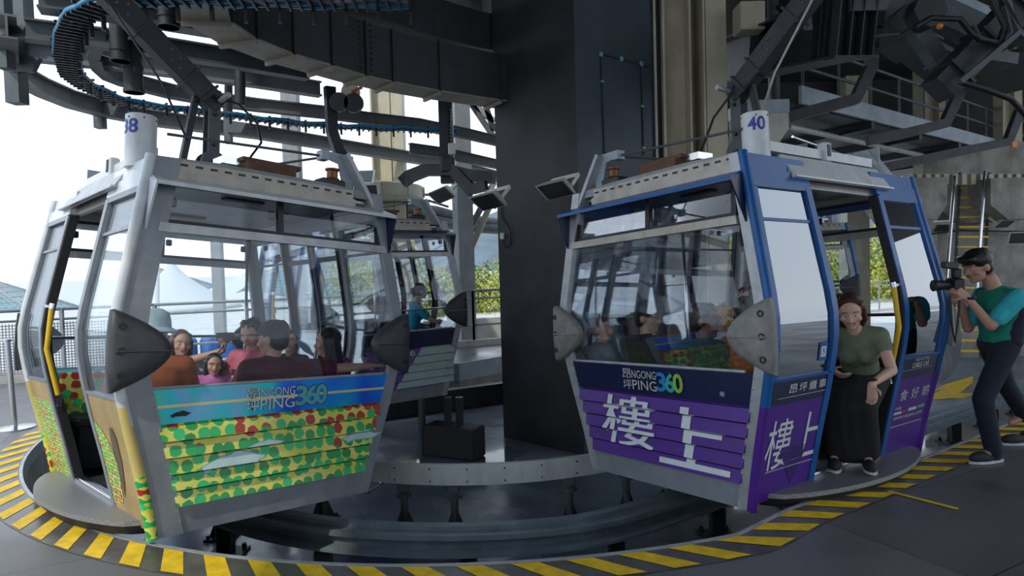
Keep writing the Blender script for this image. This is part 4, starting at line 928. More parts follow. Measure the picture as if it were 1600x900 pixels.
arm('machinery_arm', [(1475, 118), (1530, 92), (1575, 98)], 7.2, .3, .12, 'steel_mid', 'flat grey plate arm under the big box arm')
arm('square_tube', [(1572, -5), (1592, 50), (1540, 95), (1500, 128)], 6.1, .05, .05, 'steel_mid', 'bent square tube running over the big box arm', 'frame')
arm('square_tube', [(1592, 50), (1625, 75)], 6.1, .05, .05, 'steel_mid', 'short square tube branching off to the edge', 'frame')
arm('roof_beam', [(1480, -5), (1545, 25)], 8, .18, .1, 'fascia_grey', 'pale roof beam high above the machinery', 'beam')
for i, (pts, lb) in enumerate(((((1430, 42), (1455, 28), (1500, 30), (1520, 55), (1560, 70), (1575, 50), (1565, 10)), 'thick black hose looping over the machinery'), (((1520, 40), (1530, 62), (1560, 66), (1570, 40), (1550, 0)), 'second black hose beside the thick one'), (((1500, 128), (1540, 140), (1580, 155), (1612, 190)), 'black hose lying on the square tube'))):
    thing('hose', MB().tube([B(x, y, 6.15) for x, y in pts], .028, 8), 'cable_black', lb, 'hose', smooth=90)
thing('warning_lamp', MB().ell(B(1468, 41, 6.1), (.03, .03, .03)), 'orange_part', 'small orange lamp on the machinery', 'lamp', smooth=90)
for i, (q, Y, lb) in enumerate((([(1345, 62), (1430, 40), (1475, 62), (1400, 100)], 9, 'dark deck plate above the first bracket'), ([(1400, 92), (1460, 68), (1520, 100), (1450, 130)], 10, 'dark deck plate behind the tilted arm'), ([(1520, 110), (1600, 80), (1640, 130), (1560, 150)], 10, 'grey deck plate near the upper right edge'), ([(1200, 20), (1330, -20), (1480, -30), (1340, 40)], 11, 'dark deck plate over the girders'))):
    z = B(*q[0], Y).z; ps = [G(x, y, z) for x, y in q]; mb = MB().add(ps + [p + V((0, 0, .08)) for p in ps], [(0, 1, 2, 3), (7, 6, 5, 4), (0, 4, 5, 1), (1, 5, 6, 2), (2, 6, 7, 3), (3, 7, 4, 0)]); thing('deck_plate', mb, 'steel_dark', lb, 'deck plate')
# walkway
ZW = 3.95; fa, fb = G(1245, 160, ZW), G(1625, 253, ZW); dw = (fb - fa).normalized(); nw = V((-dw.y, dw.x, 0))
mb = MB().beam((fa + fb) / 2 - dw * 6, (fa + fb) / 2 + dw * 8, .06, .27); fo = None
e = empty('walkway', fa); tag(e, 'raised steel walkway with pale edge above the concrete wall', 'walkway')
MB().beam(V((0, 0, .13)) + dw * .1, fb - fa + dw * 3 + V((0, 0, .13)), .05, .27).build('edge_beam', 'fascia_grey', e)
mb = MB()
for k in range(2, 12):
    mb.box(dw * (-2.2 + k * 1.15 + .55) + nw * 2.3 + V((0, 0, .02)), (1.12, 4.4, .05), dw, nw)
mb.build('deck', 'steel_girder', e)
for k in range(2, 7): MB().beam(dw * (-3.5 + k * 2.0) + V((0, 0, -.06)), dw * (-2.5 + k * 2.0) + nw * 4.6 + V((0, 0, -.06)), .08, .14).build('joist', 'steel_dark', e)
MB().beam(nw * 4.5, dw * 12 + nw * 4.5, .1, .3).build('far_beam', 'steel_dark', e)
for k, zz in enumerate((.62, .98)): MB().tube([dw * .3 + nw * .12 + V((0, 0, zz)), dw * 12 + nw * .12 + V((0, 0, zz))], .028, 8).build('handrail', 'steel_mid', e)
for k in range(11): MB().cyl(dw * (.4 + k * 1.15) + nw * .12, dw * (.4 + k * 1.15) + nw * .12 + V((0, 0, 1.0)), .022, 8).build('baluster', 'steel_mid', e)
pa, pb = G(1232, 198, 3.8), G(1535, 263, 3.8); thing('long_pipe', MB().tube([pa, pb], .05, 12), 'rail_white', 'long pale pipe slung beneath the walkway', 'pipe', smooth=40)
for pts, Y, lb in ((((1361, 66), (1361, 105), (1336, 155), (1230, 184)), 9.4, 'dark bent hanger frame nearest to cabin 40'), (((1500, 142), (1476, 193), (1408, 210), (1355, 220)), 10.8, 'dark bent hanger frame in the middle of the walkway'), (((1594, 172), (1574, 222), (1512, 234), (1380, 262)), 12.6, 'dark bent hanger frame at the far end of the walkway')):
    arm('suspension_bracket', pts, Y, .12, .16, 'steel_dark', lb, 'bracket')
thing('orange_clamp', MB().box(B(1584, 226, 11), (.08, .05, .1)), 'orange_part', 'small orange clamp under the walkway', 'clamp')
hx0 = B(1158, 157, 8.9); hw_ = B(1232, 157, 8.9).x - hx0.x
hb = thing('beam_end', MB().prism([(0, -.18), (hw_, -.18), (hw_, -.40), (hw_ * .8, -.58), (hw_ * .2, -.58), (0, -.40)], hx0, V((1, 0, 0)), V((0, 0, 1)), -.5), 'concrete_pale', 'pale concrete beam end behind the number drum of cabin 40', 'beam end')
MB().box(hx0 - hb.location + V((hw_ / 2, .25, -.09)), (hw_ + .02, .52, .18)).build('steel_cap', 'fascia_grey', hb)
thing('electric_cabinet', MB().box(B(1170, 30, 8.5), (.32, .3, .36), bev=.01), 'cream', 'small cream cabinet high up beside the ribbed column', 'cabinet')
# concrete wall, beams, ladder
struct('wall_right', MB().box((15.2, 15.0, 1.6), (9.6 + 1.3, .5, 5.0)), 'concrete')
for x0, x1, Y, lb in ((1418, 1480, 13.2, 'left concrete beam end under the walkway'), (1548, 1640, 13.2, 'right concrete beam end under the walkway')):
    a = B(x0, 300, Y); b = B(x1, 300, Y); w_ = b.x - a.x; mb = MB().prism([(0, 0), (w_, 0), (w_, -.55), (w_ * .75, -.85), (w_ * .3, -.85), (0, -.55)][::-1], V((a.x, Y, a.z + .28)), V((1, 0, 0)), V((0, 0, 1)), -1.6)
    thing('concrete_beam', mb, 'concrete', lb, 'beam')
mb = MB()
for k in range(14): mb.box(B(1418 + k * 14, 281, 13.6), (.1, .2, .22))
thing('bearing_strip', mb, 'cream', 'row of pale blocks on top of the concrete beams', 'bearing strip')
e = empty('ladder', B(1518, 560, 13.2)); tag(e, 'tall steel ladder with yellow rungs against the concrete wall', 'ladder'); o = e.location
for (a, b) in (((1500, 270), (1486, 560)), ((1546, 270), (1532, 560))): MB().beam(B(*a, 14.0) - o, B(*b, 13.0) - o, .06, .03).build('stile', 'steel_mid', e)
for (a, b) in (((1492, 275), (1476, 470)), ((1539, 268), (1524, 480))): MB().tube([B(*a, 13.4) - o, B(*b, 12.6) - o], .03, 8).build('handrail', 'chrome', e)
for k in range(18):
    t = (k + .6) / 18.3; p, q = B(1500, 270, 14.0).lerp(B(1486, 560, 13.0), t), B(1546, 270, 14.0).lerp(B(1532, 560, 13.0), t)
    MB().beam(p - o, q - o, .14, .035).build('rung', 'ladder_yellow', e)
flood(B(1474, 356, 13.4), (-.3, -.5, -.8), (1, -.2, 0), 'white floodlight on the concrete wall left of the ladder', .9); flood(B(1570, 350, 13.4), (.3, -.5, -.8), (1, .2, 0), 'white floodlight on the concrete wall right of the ladder', .9); flood(B(1592, 372, 12.5), (-.5, -.7, -.3), (1, -.2, 0), 'white floodlight at the right edge of the wall', .9)
mb = MB().tube([B(1400, 372, 14.4), B(1500, 360, 14.6), B(1640, 363, 14.6)], .02, 6); thing('wall_conduit', mb, 'steel_dark', 'thin conduit running along the concrete wall', 'conduit')
thing('disc_shield', MB().lathe([(.55, 0), (.5, .03), (.2, .08)], B(1452, 525, 7.6), 24, V((0, 1, 0)), V((0, 0, 1)), V((-1, 0, 0))), 'rail_white', 'big pale disc behind the rear door of cabin 40', 'disc', smooth=50)
# ------------------------------------------------------------------ track and guide in the pit
def off_path(d, i0=0, i1=None):
    r = resample(path[i0:i1], .12); out = []
    for i in range(len(r)):
        t = (r[min(i + 1, len(r) - 1)] - r[max(i - 1, 0)]).normalized(); out.append(r[i] + V((-t.y, t.x, 0)) * d)
    return out
trk = off_path(1.22); z = -.35
for _ in range(60): trk = [trk[0]] + [(a + b * 2 + c) / 4 for a, b, c in zip(trk, trk[1:], trk[2:])] + [trk[-1]]
trk = trk[::2]
mb = MB().sweep([p + V((0, 0, z)) for p in trk], [(-.13, -.13), (.13, -.13), (.13, -.11), (.03, -.10), (.03, -.03), (.09, -.02), (.09, .02), (.06, .02), (.06, 0), (-.05, 0), (-.05, .03), (-.13, .03), (-.13, 0), (-.09, -.03), (-.09, -.10), (-.13, -.11)])
mb.mi = 0; thing('running_rail', mb, 'rail_paint', 'grey running rail curving through the pit under the cabins', 'rail')
sp_ = resample(trk, 1.15)
for k, p in enumerate(sp_[:22]):
    if k % 1: continue
    e = empty('rail_support', (p.x, p.y, -.8)); tag(e, 'grey post carrying the running rail', 'rail support', 'posts under the running rail')
    MB().box((0, 0, .14), (.12, .12, .28), bev=.01).build('post', 'steel_dark', e); mb = MB().box((0, 0, .01), (.3, .3, .02))
    for a in (-1, 1):
        for b in (-1, 1): mb.cyl((a * .11, b * .11, .02), (a * .11, b * .11, .06), .02, 6)
    mb.build('base_plate', 'steel_dark', e)
gd = [arc(t, 2.64, -.185) for t in range(-62, 66, 2)]
e = empty('guide_band', gd[0]); tag(e, 'pale curved guide band in the middle of the pit', 'guide band'); o = e.location
for a, b in ((0, 27), (27, len(gd) - 1)):
    mb = MB().sweep([p - o for p in gd[a:b + 1]], [(-.02, -.09), (.02, -.09), (.02, .09), (-.02, .09)])
    mb.build('band_section', 'rail_white', e)
mb = MB()
for t in range(-58, 62, 7):
    for dz in (-.05, .055): mb.ell(arc(t, 2.665, -.19 + dz) - o, (.008, .008, .008), n=6, m=4)
mb.build('bolt_heads', 'black_metal', e)['kind'] = 'stuff'
for px, py, lb in ((528, 806, 'leftmost slim pedestal under the pale guide band'), (650, 824, 'slim pedestal under the joint of the pale guide band'), (720, 824, 'slim pedestal just right of the joint of the guide band'), (872, 812, 'slim pedestal in front of the dark column'), (937, 790, 'slim pedestal beside the purple slatted panel'), (1025, 770, 'slim pedestal below the slatted end of cabin 40'), (350, 838, 'dark pedestal under the leaf-print cabin sill')):
    p = G(px, py, -.8); v = p - V((CC.x, CC.y, -.8)); v.normalize(); p = V((CC.x, CC.y, -.8)) + v * 2.55
    if px < 400: p = G(px, py, -.8)
    e = empty('pedestal', p); tag(e, lb, 'pedestal')
    MB().cyl((0, 0, .02), (0, 0, .52), .035, 14).build('tube', 'steel_mid', e, smooth=40); MB().lathe([(.07, .38), (.07, .41), (.035, .41)], n=16).build('flange', 'steel_mid', e, smooth=40)
    MB().box((0, 0, .47), (.10, .08, .1), bev=.01).build('clamp', 'steel_mid', e)
    mb = MB()
    for k in range(4): a = k * math.pi / 2 + .4; mb.prism([(0, 0), (.12, 0), (.03, .24), (0, .24)], (0, 0, .02), V((math.cos(a), math.sin(a), 0)), V((0, 0, 1)), .008)
    mb.build('gusset', 'steel_mid', e)
    mb = MB().box((0, 0, .01), (.26, .26, .02))
    for a in (-1, 1):
        for b in (-1, 1): mb.cyl((a * .1, b * .1, .02), (a * .1, b * .1, .05), .015, 6)
    mb.build('base_plate', 'steel_dark', e)
thing('pit_beam', MB().ibeam(G(560, 645, -.2), G(800, 612, -.2), .14, .3), 'steel_dark', 'dark beam crossing the pit left of the column', 'beam')
mb = MB().box((G(710, 690, -.62).x, G(710, 690, -.62).y, -.6), (.75, .3, .4), V((.9, -.43, 0)), V((.43, .9, 0)), bev=.02); thing('concrete_plinth', mb, 'column_dark', 'dark low plinth in the pit left of the column', 'plinth')
for px, lb in ((700, 'left short post on the dark plinth'), (718, 'right short post on the dark plinth')): thing('short_post', MB().box(B(px, 640, G(710, 690, -.62).y) - V((0, 0, .02)), (.09, .09, .36)), 'steel_dark', lb, 'post')
thing('pit_post', MB().cyl(G(661, 708, -.8), G(661, 708, -.8) + V((0, 0, .72)), .05), 'steel_mid', 'slim grey post standing in the pit below the mint cabin', 'post', smooth=40)
thing('bent_rail_end', MB().tube([G(575, 768, -.3), G(590, 760, -.3), G(597, 752, -.3), G(590, 748, -.3)], .02, 10), 'chrome', 'bright bent tube end beside the leaf-print cabin sill', 'tube', smooth=90)
# stanchion
e = empty('stanchion', (-5.40, 6.9, 0)); tag(e, 'chrome barrier stanchion at the left edge of the platform', 'stanchion')
MB().lathe([(.19, 0), (.19, .015), (.05, .03)], n=28).build('base', 'chrome', e, smooth=40); MB().cyl((0, 0, .02), (-.03, 0, .95), .03, 16).build('pole', 'chrome', e, smooth=40); MB().lathe([(.04, 0), (.04, .03)], (-.03, 0, .94), 16).build('cap', 'chrome', e, smooth=40)
# ------------------------------------------------------------------ far railing
def railing(a, b, label, mesh=False, step=1.4, h=1.12, base=0.0):
    a, b = V(a), V(b); e = empty('railing', a); tag(e, label, 'railing'); d = b - a; n = max(1, round(d.length / step))
    for k, zz in enumerate((h, h - .16, .42 if not mesh else .12)): MB().tube([V((0, 0, zz)), d + V((0, 0, zz))], .025 if k == 0 else .02, 8).build('rail', 'steel_grey', e, smooth=90)
    for k in range(n + 1): MB().box(d * (k / n) + V((0, 0, h / 2)), (.05, .05, h)).build('post', 'steel_grey', e)
    u = d.normalized(); MB().box(d / 2 + V((0, 0, .06)), (d.length, .15, .12), u, V((-u.y, u.x, 0))).build('kerb', 'concrete_pale', e)
    if mesh:
        for k in range(n): MB().box(d * ((k + .5) / n) + V((0, 0, .53)), (d.length / n - .06, .006, .78), u, V((-u.y, u.x, 0))).build('perforated_panel', 'perforated', e)
    return e
railing((-12, 8.2, 0), (-6.0, 10.8, 0), 'railing with perforated metal panels beyond the platform at the left', True)
railing((-6.0, 10.8, 0), (-.8, 13.1, 0), 'open tube railing seen through the leaf-print cabin'); railing((-.8, 13.1, 0), (2.0, 14.3, 0), 'open tube railing just left of the dark column', step=.9)
railing((6, 22, -.8), (20, 30, -.8), 'low white railing in front of the trees at the right', h=1.3, step=1.2)
thing('parapet', MB().box((1.0, 17.5, .0), (14, .3, .55), V((.92, .39, 0)), V((-.39, .92, 0))), 'concrete_pale', 'pale concrete parapet behind the open railing', 'wall')
for k in range(5): tag(MB().lathe([(.22, 0), (.24, .1), (.24, .7), (.2, .78)], (B((292, 328, 358, 395, 425)[k], 530, 16.5 + .2 * k).x, 16.5 + .2 * k, -.8), 14).build('barrel', 'blue_barrel', smooth=40), 'blue plastic barrel beyond the railing behind the leaf-print cabin', 'barrel', 'blue barrels beyond the railing')
# ------------------------------------------------------------------ outside
mb = MB().add([(-200, 16.2, -.9), (200, 16.2, -.9), (600, 700, -.9), (-600, 700, -.9)], [(0, 1, 2, 3)]); g = struct('floor_outside', mb, 'ground_pale')
mb = MB().add([(-200, -60, -1.1), (-16, -60, -1.1), (-16, 16.2, -.95), (-200, 16.2, -.95)], [(0, 1, 2, 3)]); struct('floor_outside_left', mb, 'ground_pale')
mb = MB(); nx, ny = 60, 14; vs = []
for j in range(ny):
    for i in range(nx):
        x = -150 + 1250 * i / (nx - 1); y = 380 + 400 * j / (ny - 1); h = 70 * math.exp(-((x - 60) / 170) ** 2) + 80 * math.exp(-((x - 420) / 160) ** 2)
        vs.append((x, y, h * math.sin(math.pi / 2 * min(1, j / 9)) * (1 + .25 * noise.noise(V((x * .012, y * .012, 3)))) - 2))
mb.add(vs, [(j * nx + i, j * nx + i + 1, (j + 1) * nx + i + 1, (j + 1) * nx + i) for j in range(ny - 1) for i in range(nx - 1)])
thing('mountain', mb, 'hill', 'pale hazy mountain far beyond the trees', 'mountain', smooth=180)
def tree(x, y, h, r, label, grp='trees beyond the station', seed=0):
    rnd = random.Random(seed); e = empty('tree', (x, y, -.9)); tag(e, label, 'tree', None)
    mb = MB().tube([(0, 0, 0), (.1, 0, h * .35), (-.1, .1, h * .6)], .18, 8, .08)
    for k in range(5): a = k * 1.3; mb.tube([(0, 0, h * .35), (math.cos(a) * r * .4, math.sin(a) * r * .4, h * .6)], .06, 6, .03)
    mb.build('trunk', 'wood', e)
    bl = [(V((rnd.uniform(-.6, .6) * r, rnd.uniform(-.6, .6) * r, h * rnd.uniform(.12, .85))), r * rnd.uniform(.35, .55)) for _ in range(24)]
    mb = MB(); vs = []; fs = []
    for k in range(9000):
        c, rr = rnd.choice(bl); d = V((rnd.gauss(0, 1), rnd.gauss(0, 1), rnd.gauss(0, 1))).normalized(); p = c + d * rr * rnd.uniform(.8, 1.05)
        a = V((rnd.gauss(0, 1), rnd.gauss(0, 1), rnd.gauss(0, 1))).normalized(); b = a.cross(d).normalized(); s = rnd.uniform(.05, .11) * r / 3
        n = len(vs); vs += [p - a * s, p + b * s * .6, p + a * s, p - b * s * .6]; fs.append((n, n + 1, n + 2, n + 3))
    mb.add(vs, fs); mb.build('crown', 'foliage', e, fix=False)
    return e
tl = [(-4.6, 34, 1.7, 2.6, 'small bushy tree behind the cleaner in teal'), (-1.6, 36, 2.0, 3.0, 'bushy yellow-green tree left of the dark column'), (2.2, 40, 2.4, 3.2, 'bushy tree half hidden by the dark column'), (18.5, 38, 2.9, 4.0, 'leafy tree seen through the doorway of cabin 40'), (23.2, 40, 3.3, 4.2, 'leafy tree seen through the rear door glass of cabin 40'), (28, 42, 3.4, 4.2, 'leafy tree between cabin 40 and the concrete wall'), (13, 42, 3.0, 4.0, 'leafy tree behind the small far cabin'), (8.5, 46, 3.2, 4.0, 'tree seen through the purple cabin, beside the ribbed column'), (33.5, 44, 3.6, 4.2, 'tree just left of the concrete wall'), (-10, 48, 6, 5, 'dark wooded tree seen through the leaf-print cabin')]
for i, t in enumerate(tl): tree(*t[:4], t[4], seed=i)
# glass pyramids and tents
def pyramid(px0, px1, pxt, pyt, Y, lb, base=500):
    a, b = B(px0, base, Y), B(px1, base, Y); t = B(pxt, pyt, Y + 5); w_ = b.x - a.x; c = V(((a.x + b.x) / 2, Y + w_ / 2, -.9))
    q = [V((a.x, Y, -.9)), V((b.x, Y, -.9)), V((b.x, Y + w_, -.9)), V((a.x, Y + w_, -.9))]; top = V((t.x, Y + w_ * .5, t.z))
    e = empty('glass_pyramid', c); tag(e, lb, 'building'); MB().add([p - c for p in q] + [top - c], [(0, 1, 4), (1, 2, 4), (2, 3, 4), (3, 0, 4), (3, 2, 1, 0)]).build('glazing', 'pyramid_glass', e)
    mb = MB()
    for i in range(4):
        p, r = q[i] - c, q[(i + 1) % 4] - c; T = top - c; mb.tube([p, T], .12, 5)
        for k in range(1, 8): f = k / 8; mb.tube([p.lerp(T, f), r.lerp(T, f)], .06, 4); mb.tube([p.lerp(r, f), p.lerp(r, f).lerp(T, 1 - abs(2 * f - 1) * 1.0 if 0 else .9)], .05, 4)
    mb.build('glazing_bars', 'steel_grey', e)
pyramid(-60, 52, -10, 428, 50, 'glass pyramid roof at the left edge beyond the railing'); pyramid(195, 345, 240, 415, 55, 'glass pyramid roof seen through the left of the leaf-print cabin window'); pyramid(350, 560, 470, 385, 55, 'larger glass pyramid roof seen through the middle of the leaf-print cabin window')
def tent(px0, px1, pxt, pyt, Y, lb):
    a, b, t = B(px0, 500, Y), B(px1, 500, Y), B(pxt, pyt, Y); R0 = (b.x - a.x) / 2; H_ = t.z + .9
    mb = MB().lathe([(R0 * (1 - f) ** 1.6 + .05, H_ * f) for f in [i / 12 for i in range(13)]], ((t.x), Y, -.9), 24); thing('tent_roof', mb, 'tent', lb, 'tent', smooth=180)
tent(220, 420, 268, 402, 48, 'white peaked tent roof beyond the railing, left one'); tent(340, 620, 420, 395, 62, 'white peaked tent roof beyond the railing, right one'); tent(1395, 1540, 1440, 348, 40, 'white tent roof left of the concrete wall')
thing('mast', MB().cyl(B(246, 500, 40), B(246, 410, 40), .12), 'tent', 'white mast with lamps beyond the railing', 'mast')
# ------------------------------------------------------------------ people
def skin_mesh(name, mb, m, parent, voxel=.009, it=4, fac=.5):
    me = bpy.data.meshes.new(name); me.from_pydata(mb.v, [], mb.f); t = bpy.data.objects.new(name, me); COL.objects.link(t)
    r = t.modifiers.new('r', 'REMESH'); r.mode = 'VOXEL'; r.voxel_size = voxel; s = t.modifiers.new('s', 'SMOOTH'); s.iterations = it; s.factor = fac
    bpy.context.view_layer.update(); me2 = bpy.data.meshes.new_from_object(t.evaluated_get(bpy.context.evaluated_depsgraph_get()))
    bpy.data.objects.remove(t); bpy.data.meshes.remove(me); me2.name = name
    me2.polygons.foreach_set('use_smooth', [True] * len(me2.polygons)); me2.materials.clear(); me2.materials.append(M[m])
    o = bpy.data.objects.new(name, me2); COL.objects.link(o); o.parent = parent; return o
def cap(mb, a, b, r0, r1, n=12):
    a, b = V(a), V(b); mb.ell(a, (r0,) * 3, n=n, m=8); mb.ell(b, (r1,) * 3, n=n, m=8)
    if (b - a).length > 1e-4: mb.tube([a, b], r0, n, r1)
def ik(a, c, l1, l2, pole):
    a, c = V(a), V(c); d = c - a; L_ = min(d.length, (l1 + l2) * .998); u = d.normalized(); c = a + u * L_
    x = (l1 * l1 - l2 * l2 + L_ * L_) / (2 * L_); h = math.sqrt(max(0, l1 * l1 - x * x)); p = V(pole); p = (p - u * p.dot(u)).normalized()
    return a + u * x + p * h, c
def hand(mb, w, d, nrm_, thumb, s, curl=.5):
    """w wrist, d finger direction, nrm_ palm side, thumb side direction."""
    d = V(d).normalized(); nn = V(nrm_); nn = (nn - d * nn.dot(d)).normalized(); sd = d.cross(nn).normalized()
    if sd.dot(V(thumb)) < 0: sd = -sd
    k = s
    for q in (-.026, -.009, .009, .026): cap(mb, w + d * .012 * k + sd * q * .6 * k, w + d * .085 * k + sd * q * k, .016 * k, .013 * k, 8)
    for i, (q, l) in enumerate(((.028, .068), (.0095, .076), (-.0095, .070), (-.028, .055))):
        p = w + d * .088 * k + sd * q * k; a1 = curl * (.8 + .1 * i); v1 = d * math.cos(a1) + nn * math.sin(a1) + sd * q * 1.2; p2 = p + v1 * l * .5 * k
        a2 = curl * 2.0; v2 = d * math.cos(a2) + nn * math.sin(a2) + sd * q * .4; p3 = p2 + v2 * l * .5 * k
        cap(mb, p, p2, .0088 * k, .0082 * k, 8); cap(mb, p2, p3, .0082 * k, .007 * k, 8)
    p = w + d * .03 * k + sd * .03 * k; v = (d * .6 + sd * .75 + nn * .35).normalized(); p2 = p + v * .04 * k; v2 = (d * .85 + sd * .3 + nn * .5).normalized()
    cap(mb, p - sd * .01, p2, .013 * k, .010 * k, 8); cap(mb, p2, p2 + v2 * .03 * k, .010 * k, .008 * k, 8)
def person(name, label, mw, pelvis, neck, head, face, right, hands, feet, skin='skin_a', hair=('short', 'hair_black'), top=('cloth_black', .45), legs=('cloth_jeans', 1.), shoes='rubber', s=1., female=False, voxel=.009, extra=None, curl=.5, hat=None, cat='person', hscale=1.):
    e = empty(name, mw=mw @ Mx.Translation(V((pelvis[0], pelvis[1], 0)))); tag(e, label, cat); O = V((pelvis[0], pelvis[1], 0))
    pelvis, neck, head = V(pelvis) - O, V(neck) - O, V(head) - O; face = V(face).normalized()
    up = (neck - pelvis).normalized(); R = V(right); R = (R - up * R.dot(up)).normalized(); Fw = up.cross(R)
    tl_ = (neck - pelvis).length; sw = (.155 if female else .175) * s
    body = MB(); shirt = MB(); pants = MB(); inf = .012 * s
    def torso(mb, g, z0=0.):
        P_ = lambda t, f=0: pelvis + up * (tl_ * t) + Fw * f
        if z0 <= 0: mb.ell(P_(.02, -.01), ((.155 if female else .15) * s + g, .105 * s + g, .12 * s + g * 1.6), R, Fw, up, 16, 10)
        mb.ell(P_(.30, 0), ((.125 if female else .14) * s + g, .098 * s + g, .16 * s + g), R, Fw, up, 16, 10)
        mb.ell(P_(.62, .005), ((.145 if female else .165) * s + g, .108 * s + g, .17 * s + g), R, Fw, up, 16, 10)
        if female:
            for k in (-1, 1): mb.ell(P_(.64, .085 * s) + R * (.065 * s * k), (.06 * s + g,) * 3, R, Fw, up)
        for k in (-1, 1): cap(mb, P_(.84, -.01), P_(.86, -.01) + R * (sw * k), .078 * s + g, .056 * s + g)
        cap(mb, P_(.93, -.01), P_(.86, -.01) + R * (sw * .7), .05 * s + g, .05 * s + g); cap(mb, P_(.93, -.01), P_(.86, -.01) - R * (sw * .7), .05 * s + g, .05 * s + g)
    torso(body, -.004); torso(shirt, inf)
    cap(body, neck - up * .06 * s, neck.lerp(head, .45) - face * .01, .056 * s, .048 * s)
    hs = s * (1.0 if s > .8 else 1.15) * hscale
    # head
    fu = V((0, 0, 1)) * 1.0 + (head - neck).normalized() * .4; fu = (fu - face * fu.dot(face)).normalized(); fr = face.cross(fu).normalized()
    Hh = lambda r, f, u: head + fr * (r * hs) + face * (f * hs) + fu * (u * hs)
    body.ell(Hh(0, -.008, .025), (.076 * hs, .094 * hs, .092 * hs), fr, face, fu, 18, 12)
    body.ell(Hh(0, .022, -.035), (.058 * hs, .066 * hs, .078 * hs), fr, face, fu, 16, 10); body.ell(Hh(0, .055, -.088), (.028 * hs, .028 * hs, .022 * hs), fr, face, fu)
    cap(body, Hh(0, .083, .008), Hh(0, .102, -.025), .010 * hs, .015 * hs, 8)
    for k in (-1, 1):
        body.ell(Hh(.079 * k, -.008, -.008), (.012 * hs, .022 * hs, .032 * hs), fr, face, fu); body.ell(Hh(.043 * k, .055, -.025), (.026 * hs, .025 * hs, .025 * hs), fr, face, fu)
        bw_ = .005 if female else .009; cap(body, Hh(.015 * k, .081, .028), Hh(.05 * k, .070, .028), bw_ * hs, bw_ * hs, 8)
    cap(body, Hh(-.016, .081, -.055), Hh(.016, .081, -.055), .009 * hs, .009 * hs, 8)
    # arms
    la, lf = .275 * s, .245 * s; sl = top[1]
    for k, sd in ((1, 'R'), (-1, 'L')):
        sh = pelvis + up * (tl_ * .86) + R * (sw * k) - Fw * .01
        if sd in hands: w, pole, *rest = hands[sd]; w = V(w) - O
        else: w, pole, rest = sh - up * .48 * s + Fw * .12 + R * .05 * k, -Fw + R * .3 * k, []
        el, w = ik(sh, w, la, lf, pole)
        cap(body, sh, el, .047 * s, .037 * s); cap(body, el, w, .038 * s, .025 * s)
        if rest: hd, hn, ht, cu = rest
        else: hd, hn, ht, cu = (w - el), Fw * -1 if False else -R * k, Fw, curl
        hand(body, w, hd, hn, ht, s, cu)
        if sl > 0:
            if sl <= 1: q = sh.lerp(el, sl); cap(shirt, sh, q, .052 * s + inf, .044 * s + inf * 1.4)
            else: cap(shirt, sh, el, .052 * s + inf, .040 * s + inf); q = el.lerp(w, sl - 1); cap(shirt, el, q, .041 * s + inf, .032 * s + inf)
    # legs
    lt, ls = .43 * s, .41 * s; ank = {}
    for k, sd in ((1, 'R'), (-1, 'L')):
        hp = pelvis + R * (.085 * s * k) - up * .03
        a, pole, toe = feet[sd]; a = V(a) - O; kn, a = ik(hp, a, lt, ls, pole); toe = V(toe).normalized(); ank[sd] = (a, toe, kn)
        lk = .8 if legs[1] > .5 else 1.
        cap(body, hp, kn, .075 * s * lk, .052 * s * lk); cap(body, kn, kn.lerp(a, .35), .052 * s * lk, .053 * s * lk); cap(body, kn.lerp(a, .35), a, .053 * s * lk, .035 * s)
        cap(body, a, a + toe * .12 * s - V((0, 0, .05 * s)), .035 * s, .025 * s)
        if legs[1] > .5: cap(pants, hp, kn, .088 * s, .07 * s); cap(pants, kn, kn.lerp(a, 1.0), .07 * s, .06 * s)
        elif legs[1] > 0: q = hp.lerp(kn, legs[1] * 2); cap(pants, hp, q, .088 * s, .075 * s)
        b = MB(); t = toe; sdv = t.cross(V((0, 0, 1))).normalized(); g = a.z
        b.ell(a + t * .10 * s + V((0, 0, -g + .045)), (.045 * s, .105 * s, .045), sdv, t, V((0, 0, 1)), 14, 8); b.ell(a - t * .01 * s + V((0, 0, -g + .055)), (.04 * s, .06 * s, .055), sdv, t, V((0, 0, 1)), 12, 8)
        so_ = skin_mesh('shoe', b, shoes, e, .008, 2); mb = MB()
        pts = [(math.cos(q) * .047 * s * (1 if math.sin(q) > 0 else .85), math.sin(q) * .145 * s + .06 * s) for q in [i * math.pi / 10 for i in range(20)]]
        mb.prism(pts, V((a.x, a.y, .003)), sdv, t, .018); mb.build('sole', 'cloth_white', so_)
    pants.ell(pelvis - up * .035, (.158 * s, .112 * s, .10 * s), R, Fw, up, 16, 10)
    b = skin_mesh('body', body, skin, e, min(voxel, .0075) if s > .8 else .007, 3)
    skin_mesh('shirt' if not female else 'top', shirt, top[0], e, .012, 5)
    if legs[1] > 0: skin_mesh('trousers', pants, legs[0], e, .014, 4)
    # face details
    for k in (-1, 1):
        MB().ell(Hh(.031 * k, .0745, .007), (.0115 * hs, .0075 * hs, .0052 * hs), fr, face, fu, 10, 6).build('eye', 'eye_white', b, smooth=90)
        MB().ell(Hh(.031 * k, .0795, .006), (.0052 * hs, .0038 * hs, .0050 * hs), fr, face, fu, 8, 6).build('iris', 'eye_dark', b, smooth=90)
        eb = (.088, .030, .0022) if female else (.092, .027, .0033); MB().tube([Hh(.016 * k, eb[0], eb[1]), Hh(.034 * k, eb[0] - .003, eb[1] + .007), Hh(.052 * k, eb[0] - .014, eb[1] + .002)], eb[2] * hs, 6).build('eyebrow', hair[1] if hair[1] != 'hair_blond' else 'hair_brown', b)
